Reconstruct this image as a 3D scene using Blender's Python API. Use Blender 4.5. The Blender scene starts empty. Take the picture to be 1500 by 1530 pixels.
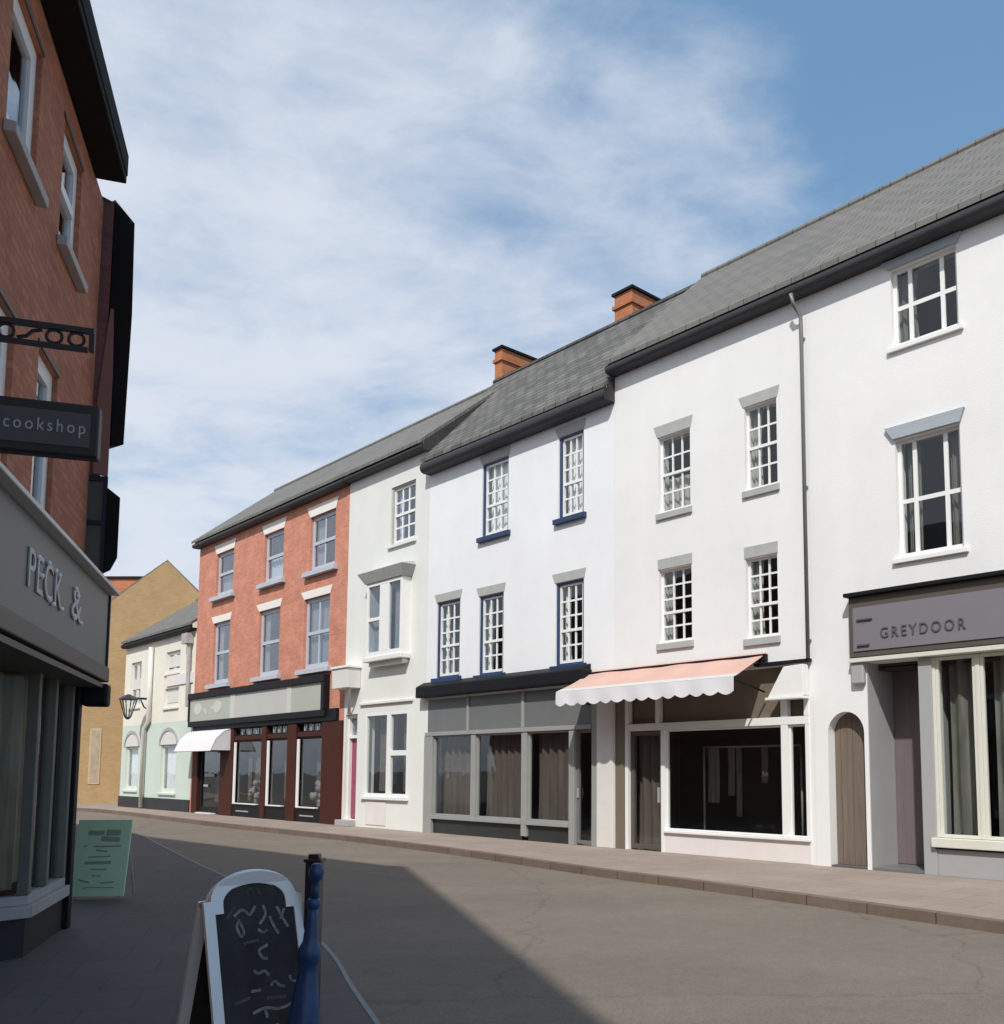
import bpy, bmesh, math, random
from mathutils import Vector, Matrix
random.seed(7)
PI = math.pi
SC = bpy.context.scene
COL = SC.collection

# ------------------------------------------------------------------ materials
def s2l(c):
    c /= 255.0
    return c / 12.92 if c <= 0.04045 else ((c + 0.055) / 1.055) ** 2.4
def rgb(r, g, b, k=1.0):
    return (s2l(r) * k, s2l(g) * k, s2l(b) * k, 1.0)
def new_mat(name):
    m = bpy.data.materials.new(name); m.use_nodes = True
    nt = m.node_tree
    return m, nt, nt.nodes['Principled BSDF']
def N(nt, t, **kw):
    n = nt.nodes.new(t)
    for k, v in kw.items():
        if k in n.inputs.keys(): n.inputs[k].default_value = v
        else: setattr(n, k, v)
    return n
def varied(nt, src, amt, scale, detail=5, stretch=(1, 1, 1)):
    """multiply a colour socket by a noise around 1"""
    tc = N(nt, 'ShaderNodeTexCoord'); mp = N(nt, 'ShaderNodeMapping'); mp.inputs['Scale'].default_value = stretch
    nt.links.new(tc.outputs['Object'], mp.inputs['Vector'])
    no = N(nt, 'ShaderNodeTexNoise'); no.inputs['Scale'].default_value = scale; no.inputs['Detail'].default_value = detail
    no.inputs['Roughness'].default_value = 0.6
    nt.links.new(mp.outputs[0], no.inputs['Vector'])
    mr = N(nt, 'ShaderNodeMapRange')
    mr.inputs['From Min'].default_value = .28; mr.inputs['From Max'].default_value = .72
    mr.inputs['To Min'].default_value = 1 - amt; mr.inputs['To Max'].default_value = 1 + amt * .6
    nt.links.new(no.outputs['Fac'], mr.inputs['Value'])
    mx = N(nt, 'ShaderNodeMix', data_type='RGBA', blend_type='MULTIPLY'); mx.inputs[0].default_value = 1
    nt.links.new(src, mx.inputs[6]); nt.links.new(mr.outputs[0], mx.inputs[7])
    return mx.outputs[2], no.outputs['Fac']
def mat(name, col, rough=.7, amt=.08, scale=3., bump=0., bscale=60., metal=0., stretch=(1, 1, 1), amt2=0., scale2=.5, spec=.5):
    m, nt, b = new_mat(name)
    c = N(nt, 'ShaderNodeRGB'); c.outputs[0].default_value = col
    out, f = varied(nt, c.outputs[0], amt, scale, stretch=stretch)
    if amt2: out, _ = varied(nt, out, amt2, scale2, stretch=(1, 1, .35))
    nt.links.new(out, b.inputs['Base Color'])
    b.inputs['Roughness'].default_value = rough; b.inputs['Metallic'].default_value = metal
    b.inputs['Specular IOR Level'].default_value = spec
    if bump:
        tc = N(nt, 'ShaderNodeTexCoord'); no = N(nt, 'ShaderNodeTexNoise')
        no.inputs['Scale'].default_value = bscale; no.inputs['Detail'].default_value = 4
        nt.links.new(tc.outputs['Object'], no.inputs['Vector'])
        bp = N(nt, 'ShaderNodeBump'); bp.inputs['Strength'].default_value = bump; bp.inputs['Distance'].default_value = .02
        nt.links.new(no.outputs['Fac'], bp.inputs['Height']); nt.links.new(bp.outputs[0], b.inputs['Normal'])
    return m
def brickmat(name, c1, c2, mortar, w=.225, h=.075, ms=.009, bump=.5, rough=.85, roof=False, amt=.18, scale=1.2, flat=False):
    m, nt, b = new_mat(name)
    tc = N(nt, 'ShaderNodeTexCoord'); sp = N(nt, 'ShaderNodeSeparateXYZ'); nt.links.new(tc.outputs['Object'], sp.inputs[0])
    cb = N(nt, 'ShaderNodeCombineXYZ')
    if flat:
        mp = N(nt, 'ShaderNodeMapping'); mp.inputs['Rotation'].default_value = (0, 0, flat); nt.links.new(tc.outputs['Object'], mp.inputs[0]); nt.links.new(mp.outputs[0], sp.inputs[0])
        nt.links.new(sp.outputs['X'], cb.inputs['X']); nt.links.new(sp.outputs['Y'], cb.inputs['Y'])
    elif roof:
        mu = N(nt, 'ShaderNodeMath', operation='MULTIPLY'); mu.inputs[1].default_value = 1.45
        nt.links.new(sp.outputs['Y'], mu.inputs[0])
        nt.links.new(sp.outputs['X'], cb.inputs['X']); nt.links.new(mu.outputs[0], cb.inputs['Y'])
    else:
        ad = N(nt, 'ShaderNodeMath', operation='ADD'); nt.links.new(sp.outputs['X'], ad.inputs[0]); nt.links.new(sp.outputs['Y'], ad.inputs[1])
        nt.links.new(ad.outputs[0], cb.inputs['X']); nt.links.new(sp.outputs['Z'], cb.inputs['Y'])
    br = N(nt, 'ShaderNodeTexBrick')
    nt.links.new(cb.outputs[0], br.inputs['Vector'])
    br.inputs['Color1'].default_value = c1; br.inputs['Color2'].default_value = c2; br.inputs['Mortar'].default_value = mortar
    br.inputs['Scale'].default_value = 1; br.inputs['Brick Width'].default_value = w; br.inputs['Row Height'].default_value = h
    br.inputs['Mortar Size'].default_value = ms; br.inputs['Mortar Smooth'].default_value = .3; br.inputs['Bias'].default_value = -.1
    o, _ = varied(nt, br.outputs['Color'], amt, scale)
    o, _ = varied(nt, o, amt * .7, 14)
    nt.links.new(o, b.inputs['Base Color']); b.inputs['Roughness'].default_value = rough
    bp = N(nt, 'ShaderNodeBump', invert=True); bp.inputs['Strength'].default_value = bump; bp.inputs['Distance'].default_value = .01
    nt.links.new(br.outputs['Fac'], bp.inputs['Height']); nt.links.new(bp.outputs[0], b.inputs['Normal'])
    return m
def glassmat(name, ior=1.5, tint=(.95, .97, .965, 1), rough=.015):
    m = bpy.data.materials.new(name); m.use_nodes = True; nt = m.node_tree
    nt.nodes.clear()
    o = N(nt, 'ShaderNodeOutputMaterial'); mx = N(nt, 'ShaderNodeMixShader'); fr = N(nt, 'ShaderNodeFresnel'); 
    ge = N(nt, 'ShaderNodeNewGeometry'); ma = N(nt, 'ShaderNodeMath', operation='MULTIPLY_ADD'); ma.inputs[1].default_value = 1 / ior - ior; ma.inputs[2].default_value = ior
    nt.links.new(ge.outputs['Backfacing'], ma.inputs[0]); nt.links.new(ma.outputs[0], fr.inputs['IOR'])
    tr = N(nt, 'ShaderNodeBsdfTransparent'); tr.inputs[0].default_value = tint
    gl = N(nt, 'ShaderNodeBsdfGlossy'); gl.inputs['Roughness'].default_value = rough; gl.inputs['Color'].default_value = (.95, .97, 1, 1)
    # old glass is a little wavy
    tc = N(nt, 'ShaderNodeTexCoord'); no = N(nt, 'ShaderNodeTexNoise'); no.inputs['Scale'].default_value = 2.2; no.inputs['Detail'].default_value = 1
    nt.links.new(tc.outputs['Object'], no.inputs['Vector'])
    bp = N(nt, 'ShaderNodeBump'); bp.inputs['Strength'].default_value = .12; bp.inputs['Distance'].default_value = .02
    nt.links.new(no.outputs['Fac'], bp.inputs['Height'])
    nt.links.new(bp.outputs[0], gl.inputs['Normal'])
    nt.links.new(fr.outputs[0], mx.inputs[0]); nt.links.new(tr.outputs[0], mx.inputs[1]); nt.links.new(gl.outputs[0], mx.inputs[2])
    nt.links.new(mx.outputs[0], o.inputs[0])
    return m
M = {}
M['white_a'] = mat('white_render_warm', (.785, .785, .775, 1), .85, .035, 1.3, .18, 45, amt2=.045, scale2=.9)
M['white_b'] = mat('white_render_plain', (.785, .785, .775, 1), .85, .035, 1.1, .18, 45, amt2=.045, scale2=.8)
M['white_c'] = mat('white_render_cool', (.79, .80, .815, 1), .85, .03, 1.2, .18, 45, amt2=.04, scale2=.7)
M['pale_green'] = mat('pale_green_render', (.735, .745, .705, 1), .85, .035, 1.2, .25, 45, amt2=.06)
M['cream'] = mat('cream_render', (.76, .73, .63, 1), .85, .04, 1.2, .2, 40, amt2=.05)
M['mint'] = mat('mint_render', (.56, .64, .57, 1), .85, .04, 1.2, .2, 40, amt2=.05)
M['ochre'] = brickmat('ochre_brick', (.44, .295, .145, 1), (.39, .255, .12, 1), (.42, .29, .16, 1), .225, .075, .006, .2, amt=.12)
M['ochre_pale'] = mat('pale_ochre_paint', (.52, .40, .25, 1), .8, .1, 3)
M['ochre_dim'] = mat('dusty_blind', (.42, .34, .24, 1), .8, .2, 3)
M['brick'] = brickmat('salmon_brick', (.62, .255, .168, 1), (.52, .195, .125, 1), (.58, .30, .215, 1), .225, .075, .008, .35, amt=.2, scale=1.6)
M['brick_dark'] = brickmat('dark_red_brick', (.50, .175, .09, 1), (.36, .112, .062, 1), (.30, .15, .10, 1), .225, .075, .010, .6, amt=.2, scale=1.1)
M['maroon'] = brickmat('maroon_brick', (.21, .085, .08, 1), (.16, .065, .065, 1), (.17, .09, .08, 1), amt=.15)
M['lit_wall'] = mat('lit_wall_brown', (.24, .12, .095, 1), .85, .1, 2)  # lighter brown for a lit piece of the maroon wall
M['brick_orange'] = brickmat('orange_brick', (.50, .17, .075, 1), (.42, .13, .06, 1), (.42, .2, .1, 1), amt=.1)
M['chimney'] = brickmat('chimney_brick', (.48, .165, .06, 1), (.39, .12, .045, 1), (.42, .22, .13, 1), amt=.15)
M['slate'] = brickmat('grey_slate', (.17, .165, .148, 1), (.135, .13, .12, 1), (.07, .068, .06, 1), .35, .23, .012, .7, .75, True, .1, 1)
M['slate_old'] = brickmat('old_slate', (.16, .155, .143, 1), (.085, .08, .075, 1), (.035, .035, .03, 1), .4, .25, .018, 1.0, .75, True, .3, 1.3)
M['slate_dark'] = brickmat('dark_slate', (.05, .045, .042, 1), (.035, .032, .03, 1), (.02, .02, .02, 1), .3, .2, .01, .5, .7, True, .15, 1)
M['black'] = mat('black_paint', (.010, .010, .012, 1), .55, .2, 4, spec=.2)
M['black_matt'] = mat('black_board', (.010, .009, .009, 1), .8, .2, 4, spec=.2)
M['gutter'] = mat('dark_gutter', (.032, .031, .036, 1), .55, .15, 3)
M['soffit'] = mat('pale_soffit', (.62, .63, .64, 1), .8, .05, 3)
M['white_paint'] = mat('white_gloss_paint', (.80, .80, .78, 1), .35, .03, 4)
M['offwhite_paint'] = mat('offwhite_paint', (.68, .66, .62, 1), .5, .06, 4)
M['pink_white'] = mat('pinkish_white_paint', (.74, .69, .67, 1), .55, .05, 2)
M['cream_paint'] = mat('cream_gloss_paint', (.66, .655, .575, 1), .4, .04, 4)
M['navy'] = mat('navy_paint', (.016, .042, .11, 1), .4, .1, 5)
M['navy_dark'] = mat('dark_navy_paint', (.02, .023, .042, 1), .5, .1, 5, spec=.2)
M['grey_lintel'] = mat('grey_stone_lintel', (.40, .41, .39, 1), .8, .08, 5, .3)
M['bluegrey_lintel'] = mat('blue_grey_lintel', (.36, .40, .44, 1), .8, .08, 5, .3)
M['white_lintel'] = mat('white_stone_lintel', (.78, .75, .70, 1), .75, .05, 5)
M['bluegrey_paint'] = mat('blue_grey_paint', (.46, .50, .56, 1), .45, .08, 4)
M['grey_paint'] = mat('shop_grey_paint', (.30, .305, .29, 1), .45, .06, 3)
M['grey_panel'] = mat('shop_grey_panel', (.155, .16, .16, 1), .4, .1, 1.5)
M['dark_vent'] = mat('dark_green_panel', (.028, .032, .03, 1), .5, .25, 2)
M['taupe'] = mat('taupe_panel', (.17, .14, .105, 1), .6, .1, 2)
M['mauve'] = mat('mauve_sign', (.195, .18, .205, 1), .5, .04, 2)
M['mauve_door'] = mat('mauve_door', (.165, .13, .14, 1), .5, .12, 3, stretch=(5, 5, .5))
M['brown_trim'] = mat('brown_trim', (.095, .08, .066, 1), .55, .1, 3)
M['lightgrey'] = mat('light_grey_paint', (.36, .36, .36, 1), .6, .04, 2)
M['oak'] = mat('brown_plank_door', (.165, .13, .10, 1), .7, .25, 3, stretch=(14, 1, .6))
M['mahogany'] = mat('red_brown_shopfront', (.062, .016, .009, 1), .6, .25, 3, stretch=(4, 4, .5), spec=.2)
M['pink_door'] = mat('pink_door', (.30, .055, .11, 1), .4, .08, 3)
M['sign_sage'] = mat('sage_sign_panel', (.42, .43, .37, 1), .5, .05, 1)
M['sign_sage_b'] = mat('sage_sign_pale', (.49, .485, .455, 1), .5, .05, 1)
M['sign_disc'] = mat('sign_pale_discs', (.57, .56, .49, 1), .5, .03, 2)
M['awning_pink'] = mat('pink_canvas', (.56, .36, .30, 1), .9, .07, 2, .1, 200)
M['awning_band'] = mat('grey_canvas', (.52, .53, .52, 1), .9, .04, 3)
M['canvas_white'] = mat('white_canvas', (.70, .68, .70, 1), .9, .05, 2, .1, 200)
M['curtain_white'] = mat('white_net_curtain', (.84, .84, .86, 1), .95, .1, 3, stretch=(6, 1, .5))
M['curtain_grey'] = mat('grey_curtain', (.42, .40, .37, 1), .95, .15, 3, stretch=(6, 1, .5))
M['curtain_brown'] = mat('brown_drape', (.105, .083, .07, 1), .95, .35, 2.5, stretch=(5, 1, .4))
M['dim_cloth'] = mat('dim_grey_cloth', (.16, .15, .135, 1), .95, .2, 3)
M['blind_grey'] = mat('shop_blind', (.17, .165, .145, 1), .9, .45, 1.6, stretch=(5, 5, .6))
M['shop_blind_pale'] = mat('pale_shop_blind', (.34, .33, .29, 1), .9, .55, 1.3, stretch=(7, 7, .5))
M['room'] = mat('dark_room', (.07, .06, .05, 1), .95, .2, 1)
M['room_brown'] = mat('dim_shop_interior', (.06, .048, .04, 1), .95, .2, 1)
M['glass'] = glassmat('window_glass', 1.45)
M['glass_dull'] = glassmat('dull_shop_glass', 1.22, (.9, .9, .87, 1))
M['glass_mirror'] = glassmat('old_window_glass', 2.0, (.84, .87, .9, 1))
M['glass_sky'] = glassmat('dark_window_glass', 1.7, (.8, .83, .86, 1))
M['l_grey'] = mat('grey_shop_sign', (.165, .165, .16, 1), .5, .07, 1.5)
M['l_rail'] = mat('pale_grey_moulding', (.60, .60, .60, 1), .4, .06, 2)
M['l_frame'] = mat('dark_grey_frame', (.10, .095, .085, 1), .7, .15, 3, spec=.2)
M['l_pilaster'] = mat('grey_window_post', (.19, .18, .155, 1), .7, .12, 3, spec=.2)
M['l_dark'] = mat('dark_brown_rail', (.085, .075, .07, 1), .5, .12, 3)
M['sill_grey'] = mat('grey_stone_sill', (.40, .385, .375, 1), .7, .14, 4)
M['plinth_black'] = mat('black_plinth', (.022, .021, .024, 1), .6, .3, 3)
M['blue_iron'] = mat('blue_painted_iron', (.02, .062, .17, 1), .38, .3, 14)
M['dark_iron'] = mat('dark_painted_iron', (.02, .02, .03, 1), .35, .15, 8)
M['chalkboard'] = mat('chalkboard', (.03, .028, .028, 1), .75, .7, 6, stretch=(1, 1, .4))
M['chalk'] = mat('chalk', (.31, .31, .315, 1), .95, .45, 40)
M['chalk_faint'] = mat('faint_chalk', (.11, .105, .105, 1), .95, .2, 20)
M['board_white'] = mat('white_board_frame', (.90, .90, .89, 1), .4, .03, 5)
M['board_green'] = mat('green_poster', (.62, .88, .58, 1), .6, .07, 2)
M['ink_green'] = mat('green_ink', (.30, .44, .30, 1), .8, .1, 10)
M['letter_glints'] = mat('letter_glint_paint', (.9, .9, .9, 1), .4, .05, 10)  # near-white for the highlight dots on the grey letters
M['letters_grey'] = mat('grey_letters', (.40, .40, .41, 1), .4, .05, 10)
M['letters_mauve'] = mat('dark_mauve_letters', (.105, .095, .11, 1), .4, .05, 10)
M['letters_sign'] = mat('sign_letters', (.42, .42, .42, 1), .6, .1, 10)
M['sign_black'] = mat('sign_black', (.016, .016, .018, 1), .5, .1, 3)
M['sign_face'] = mat('sign_charcoal', (.075, .072, .078, 1), .5, .06, 3)
M['flower'] = mat('pale_flower', (.26, .22, .23, 1), .9, .4, 14)
M['vase'] = mat('grey_vase', (.2, .2, .21, 1), .3, .1, 4)
def asphalt(name, col):
    m, nt, b = new_mat(name)
    c = N(nt, 'ShaderNodeRGB'); c.outputs[0].default_value = col
    o, _ = varied(nt, c.outputs[0], .14, .45, stretch=(.6, 1.5, 1)); o, _ = varied(nt, o, .10, 5); o, f = varied(nt, o, .30, 70, 3)
    tc = N(nt, 'ShaderNodeTexCoord')
    # cracks: thin lines between large warped cells; darker repaired patches
    wn = N(nt, 'ShaderNodeTexNoise'); wn.inputs['Scale'].default_value = 1.2; wn.inputs['Detail'].default_value = 6; nt.links.new(tc.outputs['Object'], wn.inputs['Vector'])
    ad = N(nt, 'ShaderNodeVectorMath', operation='MULTIPLY_ADD'); ad.inputs[1].default_value = (.9, .9, 0); nt.links.new(wn.outputs['Color'], ad.inputs[0]); nt.links.new(tc.outputs['Object'], ad.inputs[2])
    vo = N(nt, 'ShaderNodeTexVoronoi', feature='DISTANCE_TO_EDGE'); vo.inputs['Scale'].default_value = .22; nt.links.new(ad.outputs[0], vo.inputs['Vector'])
    mr = N(nt, 'ShaderNodeMapRange'); mr.inputs['From Max'].default_value = .006; mr.inputs['To Min'].default_value = .78; mr.inputs['To Max'].default_value = 1; nt.links.new(vo.outputs['Distance'], mr.inputs['Value'])
    mx = N(nt, 'ShaderNodeMix', data_type='RGBA', blend_type='MULTIPLY'); mx.inputs[0].default_value = 1; nt.links.new(o, mx.inputs[6]); nt.links.new(mr.outputs[0], mx.inputs[7])
    nt.links.new(mx.outputs[2], b.inputs['Base Color']); b.inputs['Roughness'].default_value = .92
    bp = N(nt, 'ShaderNodeBump'); bp.inputs['Strength'].default_value = .5; bp.inputs['Distance'].default_value = .012; nt.links.new(f, bp.inputs['Height']); nt.links.new(bp.outputs[0], b.inputs['Normal'])
    return m
M['asphalt'] = asphalt('worn_asphalt', (.188, .156, .126, 1))
M['ground'] = mat('dull_ground', (.12, .11, .10, 1), .95, .1, .3)
M['paving'] = brickmat('buff_paving', (.315, .256, .212, 1), (.285, .23, .19, 1), (.19, .155, .127, 1), .9, .6, .008, .25, .9, amt=.14, scale=.8, flat=.799)
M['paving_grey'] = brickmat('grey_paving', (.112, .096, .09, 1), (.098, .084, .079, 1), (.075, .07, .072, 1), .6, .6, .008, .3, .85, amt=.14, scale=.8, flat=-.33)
M['kerb'] = brickmat('brown_kerb', (.175, .13, .10, 1), (.145, .107, .08, 1), (.06, .045, .035, 1), .92, 40, .010, .5, .9, amt=.16, scale=1.5, flat=.799)
M['kerb_pale'] = mat('pale_kerb', (.24, .26, .27, 1), .8, .12, 3, .2)

# ------------------------------------------------------------------ mesh builder
class MB:
    def __init__(s, ox=0.): s.bm = bmesh.new(); s.ox = ox
    def v(s, p): return s.bm.verts.new((p[0] - s.ox, p[1], p[2]))
    def face(s, pts):
        return s.bm.faces.new([s.v(p) for p in pts])
    def box(s, x0, x1, y0, y1, z0, z1):
        if x0 > x1: x0, x1 = x1, x0
        if y0 > y1: y0, y1 = y1, y0
        if z0 > z1: z0, z1 = z1, z0
        p = [s.v(q) for q in ((x0, y0, z0), (x1, y0, z0), (x1, y1, z0), (x0, y1, z0), (x0, y0, z1), (x1, y0, z1), (x1, y1, z1), (x0, y1, z1))]
        for f in ((0, 3, 2, 1), (4, 5, 6, 7), (0, 1, 5, 4), (1, 2, 6, 5), (2, 3, 7, 6), (3, 0, 4, 7)): s.bm.faces.new([p[i] for i in f])
        return s
    def loft(s, A, B):
        """closed prism between two polygons with the same number of points"""
        a = [s.v(q) for q in A]; b = [s.v(q) for q in B]; n = len(a)
        s.bm.faces.new(a[::-1]); s.bm.faces.new(b)
        for i in range(n): s.bm.faces.new([a[i], a[(i + 1) % n], b[(i + 1) % n], b[i]])
        return s
    def prism_xz(s, poly, y0, y1): return s.loft([(x, y0, z) for x, z in poly], [(x, y1, z) for x, z in poly])
    def prism_yz(s, poly, x0, x1): return s.loft([(x0, y, z) for y, z in poly], [(x1, y, z) for y, z in poly])
    def prism_xy(s, poly, z0, z1): return s.loft([(x, y, z0) for x, y in poly], [(x, y, z1) for x, y in poly])
    def tube(s, path, r, seg=8, cap=True):
        path = [Vector(p) for p in path]; rings = []
        for i, p in enumerate(path):
            t = (path[min(i + 1, len(path) - 1)] - path[max(i - 1, 0)]).normalized()
            up = Vector((0, 0, 1)) if abs(t.z) < .9 else Vector((1, 0, 0))
            a = t.cross(up).normalized(); b = t.cross(a)
            rr = r[i] if isinstance(r, (list, tuple)) else r
            rings.append([s.v(p + (a * math.cos(2 * PI * k / seg) + b * math.sin(2 * PI * k / seg)) * rr) for k in range(seg)])
        for i in range(len(rings) - 1):
            for k in range(seg): s.bm.faces.new([rings[i][k], rings[i][(k + 1) % seg], rings[i + 1][(k + 1) % seg], rings[i + 1][k]])
        if cap: s.bm.faces.new(rings[0][::-1]); s.bm.faces.new(rings[-1])
        return s
    def lathe(s, prof, c=(0, 0, 0), seg=24):
        rings = [[s.v((c[0] + r * math.cos(2 * PI * k / seg), c[1] + r * math.sin(2 * PI * k / seg), c[2] + z)) for k in range(seg)] for r, z in prof]
        for i in range(len(rings) - 1):
            for k in range(seg): s.bm.faces.new([rings[i][k], rings[i][(k + 1) % seg], rings[i + 1][(k + 1) % seg], rings[i + 1][k]])
        s.bm.faces.new(rings[0][::-1]); s.bm.faces.new(rings[-1])
        return s
    def ball(s, c, r, sx=1, sz=1):
        seg = 10; prof = [(max(.0005, r * math.cos(a)), r * sz * math.sin(a)) for a in [(-.5 + k / 7) * PI for k in range(8)]]
        return s.lathe(prof, c, seg)
    def build(s, name, m, parent=None, smooth=False, bevel=0., label=None, kind=None):
        bmesh.ops.recalc_face_normals(s.bm, faces=s.bm.faces)
        me = bpy.data.meshes.new(name); s.bm.to_mesh(me); s.bm.free()
        if smooth:
            for p in me.polygons: p.use_smooth = True
        me.materials.append(M[m] if isinstance(m, str) else m)
        o = bpy.data.objects.new(name, me); COL.objects.link(o)
        if parent: o.parent = parent
        if bevel:
            md = o.modifiers.new('edges', 'BEVEL'); md.width = bevel; md.segments = 2; md.limit_method = 'ANGLE'; md.angle_limit = .7
            me.polygons.foreach_set('use_smooth', [False] * len(me.polygons))
        if label: o['label'] = label
        if kind: o['kind'] = kind
        return o
def thing(name, label, cat, loc, rz=0., group=None):
    o = bpy.data.objects.new(name, None); COL.objects.link(o)
    o.empty_display_size = .3
    o.location = loc; o.rotation_euler = (0, 0, rz); o['label'] = label; o['category'] = cat
    if group: o['group'] = group
    return o
def tag(o, label, cat, group=None):
    o['label'] = label; o['category'] = cat
    if group: o['group'] = group
    return o
def text_mesh(txt, size, depth, spacing=1.0, offset=0.):
    cu = bpy.data.curves.new('lettering', 'FONT'); cu.body = txt; cu.size = size; cu.extrude = depth; cu.space_character = spacing; cu.offset = offset
    cu.resolution_u = 4
    o = bpy.data.objects.new('lettering', cu); COL.objects.link(o)
    dg = bpy.context.evaluated_depsgraph_get()
    me = bpy.data.meshes.new_from_object(o.evaluated_get(dg))
    bpy.data.objects.remove(o); bpy.data.curves.remove(cu)
    return me
def lettering(txt, size, m, parent, mw, depth=.008, spacing=1.0, width=None, height=None, name='lettering', offset=0.):
    """flat letters in local xy turned by mw; scaled to width/height when given"""
    me = text_mesh(txt, size, depth, spacing, offset)
    xs = [v.co.x for v in me.vertices]; ys = [v.co.y for v in me.vertices]
    x0, x1, y0, y1 = min(xs), max(xs), min(ys), max(ys)
    kx = width / (x1 - x0) if width else 1; ky = height / (y1 - y0) if height else kx
    for v in me.vertices: v.co.x = (v.co.x - x0) * kx; v.co.y = (v.co.y - y0) * ky
    me.transform(mw)
    me.materials.clear(); me.materials.append(M[m])
    o = bpy.data.objects.new(name, me); COL.objects.link(o); o.parent = parent
    return o
STAND = Matrix(((1, 0, 0, 0), (0, 0, -1, 0), (0, 1, 0, 0), (0, 0, 0, 1)))       # xy letters stood up to face -y
def ribbon(mb, pts, w, to3, thick=.002):
    """a chalk stroke: pts in a 2-d board frame, to3(a, b, out) -> local point"""
    for (a0, b0), (a1, b1) in zip(pts, pts[1:]):
        d = math.hypot(a1 - a0, b1 - b0) or 1e-6
        ex, ez = (a1 - a0) / d * w * .3, (b1 - b0) / d * w * .3
        a0_, b0_, a1_, b1_ = a0 - ex * .7, b0 - ez * .7, a1 + ex * .7, b1 + ez * .7
        nx, nz = -(b1 - b0) / d * w / 2, (a1 - a0) / d * w / 2
        q = [(a0_ + nx, b0_ + nz), (a1_ + nx, b1_ + nz), (a1_ - nx, b1_ - nz), (a0_ - nx, b0_ - nz)]
        mb.loft([to3(a, b, 0) for a, b in q], [to3(a, b, thick) for a, b in q])

def smooth_line(P, n=6):
    out = []
    for i in range(len(P) - 1):
        p0, p1, p2, p3 = Vector(P[max(i - 1, 0)]), Vector(P[i]), Vector(P[i + 1]), Vector(P[min(i + 2, len(P) - 1)])
        for k in range(n):
            t = k / n
            out.append(.5 * ((2 * p1) + (-p0 + p2) * t + (2 * p0 - 5 * p1 + 4 * p2 - p3) * t * t + (-p0 + 3 * p1 - 3 * p2 + p3) * t ** 3))
    out.append(Vector(P[-1])); return out
# ------------------------------------------------------------------ the row of houses: local x = u along the street, y into the house
G0 = Vector((0, 19.683)); UD = Vector((.69776, -.71633)); ND = Vector((-.71633, -.69776))
ROT = math.atan2(UD.y, UD.x)
def RW(u, off=0., z=0.):
    p = G0 + UD * u + ND * off
    return Vector((p.x, p.y, z))
def wall_grid(mb, x0, x1, z0, z1, ops, t=.32, y=0.):
    xs = sorted({x0, x1, *[a for o in ops for a in o[:2]]}); zs = sorted({z0, z1, *[a for o in ops for a in o[2:4]]})
    def solid(i, j):
        if i < 0 or j < 0 or i >= len(xs) - 1 or j >= len(zs) - 1: return False
        cx, cz = (xs[i] + xs[i + 1]) / 2, (zs[j] + zs[j + 1]) / 2
        return not any(o[0] < cx < o[1] and o[2] < cz < o[3] for o in ops)
    V = {}
    def vv(i, j, k):
        if (i, j, k) not in V: V[(i, j, k)] = mb.v((xs[i], y + (t if k else 0), zs[j]))
        return V[(i, j, k)]
    for i in range(len(xs) - 1):
        for j in range(len(zs) - 1):
            if not solid(i, j): continue
            mb.bm.faces.new([vv(i, j, 0), vv(i + 1, j, 0), vv(i + 1, j + 1, 0), vv(i, j + 1, 0)])
            mb.bm.faces.new([vv(i, j, 1), vv(i, j + 1, 1), vv(i + 1, j + 1, 1), vv(i + 1, j, 1)])
            for di, dj, a, b in ((-1, 0, (i, j), (i, j + 1)), (1, 0, (i + 1, j), (i + 1, j + 1)), (0, -1, (i, j), (i + 1, j)), (0, 1, (i, j + 1), (i + 1, j + 1))):
                if not solid(i + di, j + dj):
                    mb.bm.faces.new([vv(*a, 0), vv(*b, 0), vv(*b, 1), vv(*a, 1)])
def shell(mb, u0, u1, eave, ez, rr, rd, depth, t=.32, over=.3):
    """side and back walls behind the front wall, up to the underside of the roof"""
    e = .004
    und = lambda y: ez + (rr - ez) * (min(y, 2 * rd - y) + over) / (rd + over) - .012
    for a, b in ((u0 + e, u0 + .25), (u1 - .25, u1 - e)):
        mb.prism_yz([(t + .002, 0), (depth, 0), (depth, und(depth)), (rd, und(rd)), (t + .002, und(t))], a, b)
        mb.prism_yz([(-over + .08, eave + .03), (.04, eave + .002), (t, eave + .002), (t, und(t)), (-over + .08, und(-over + .08))], a, b)
    mb.box(u0 + .26, u1 - .26, depth - .25, depth - .005, 0, eave)
def room(h, u0, u1, levels, depth, m='room', gm='room_brown', gtop=3.4):
    mb = MB(h['u']); mb.box(u0 + .27, u1 - .27, depth, depth + .05, gtop, levels[-1] + .0)
    for z in levels[:-1]: mb.box(u0 + .27, u1 - .27, .36, depth - .01, z - .1, z)
    mb.build('room_wall', m, h['o'])
    mb = MB(h['u']); mb.box(u0 + .27, u1 - .27, 1.7, 1.75, 0, gtop - .12); mb.box(u0 + .27, u1 - .27, .36, 1.69, .002, .03)
    for a, b in ((u0 + .255, u0 + .268), (u1 - .268, u1 - .255)): mb.box(a, b, .33, 1.7, .03, gtop - .1)
    mb.box(u0 + .27, u1 - .27, .36, 1.69, gtop - .16, gtop - .12)
    mb.build('shop_room_wall', gm, h['o'])
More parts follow.
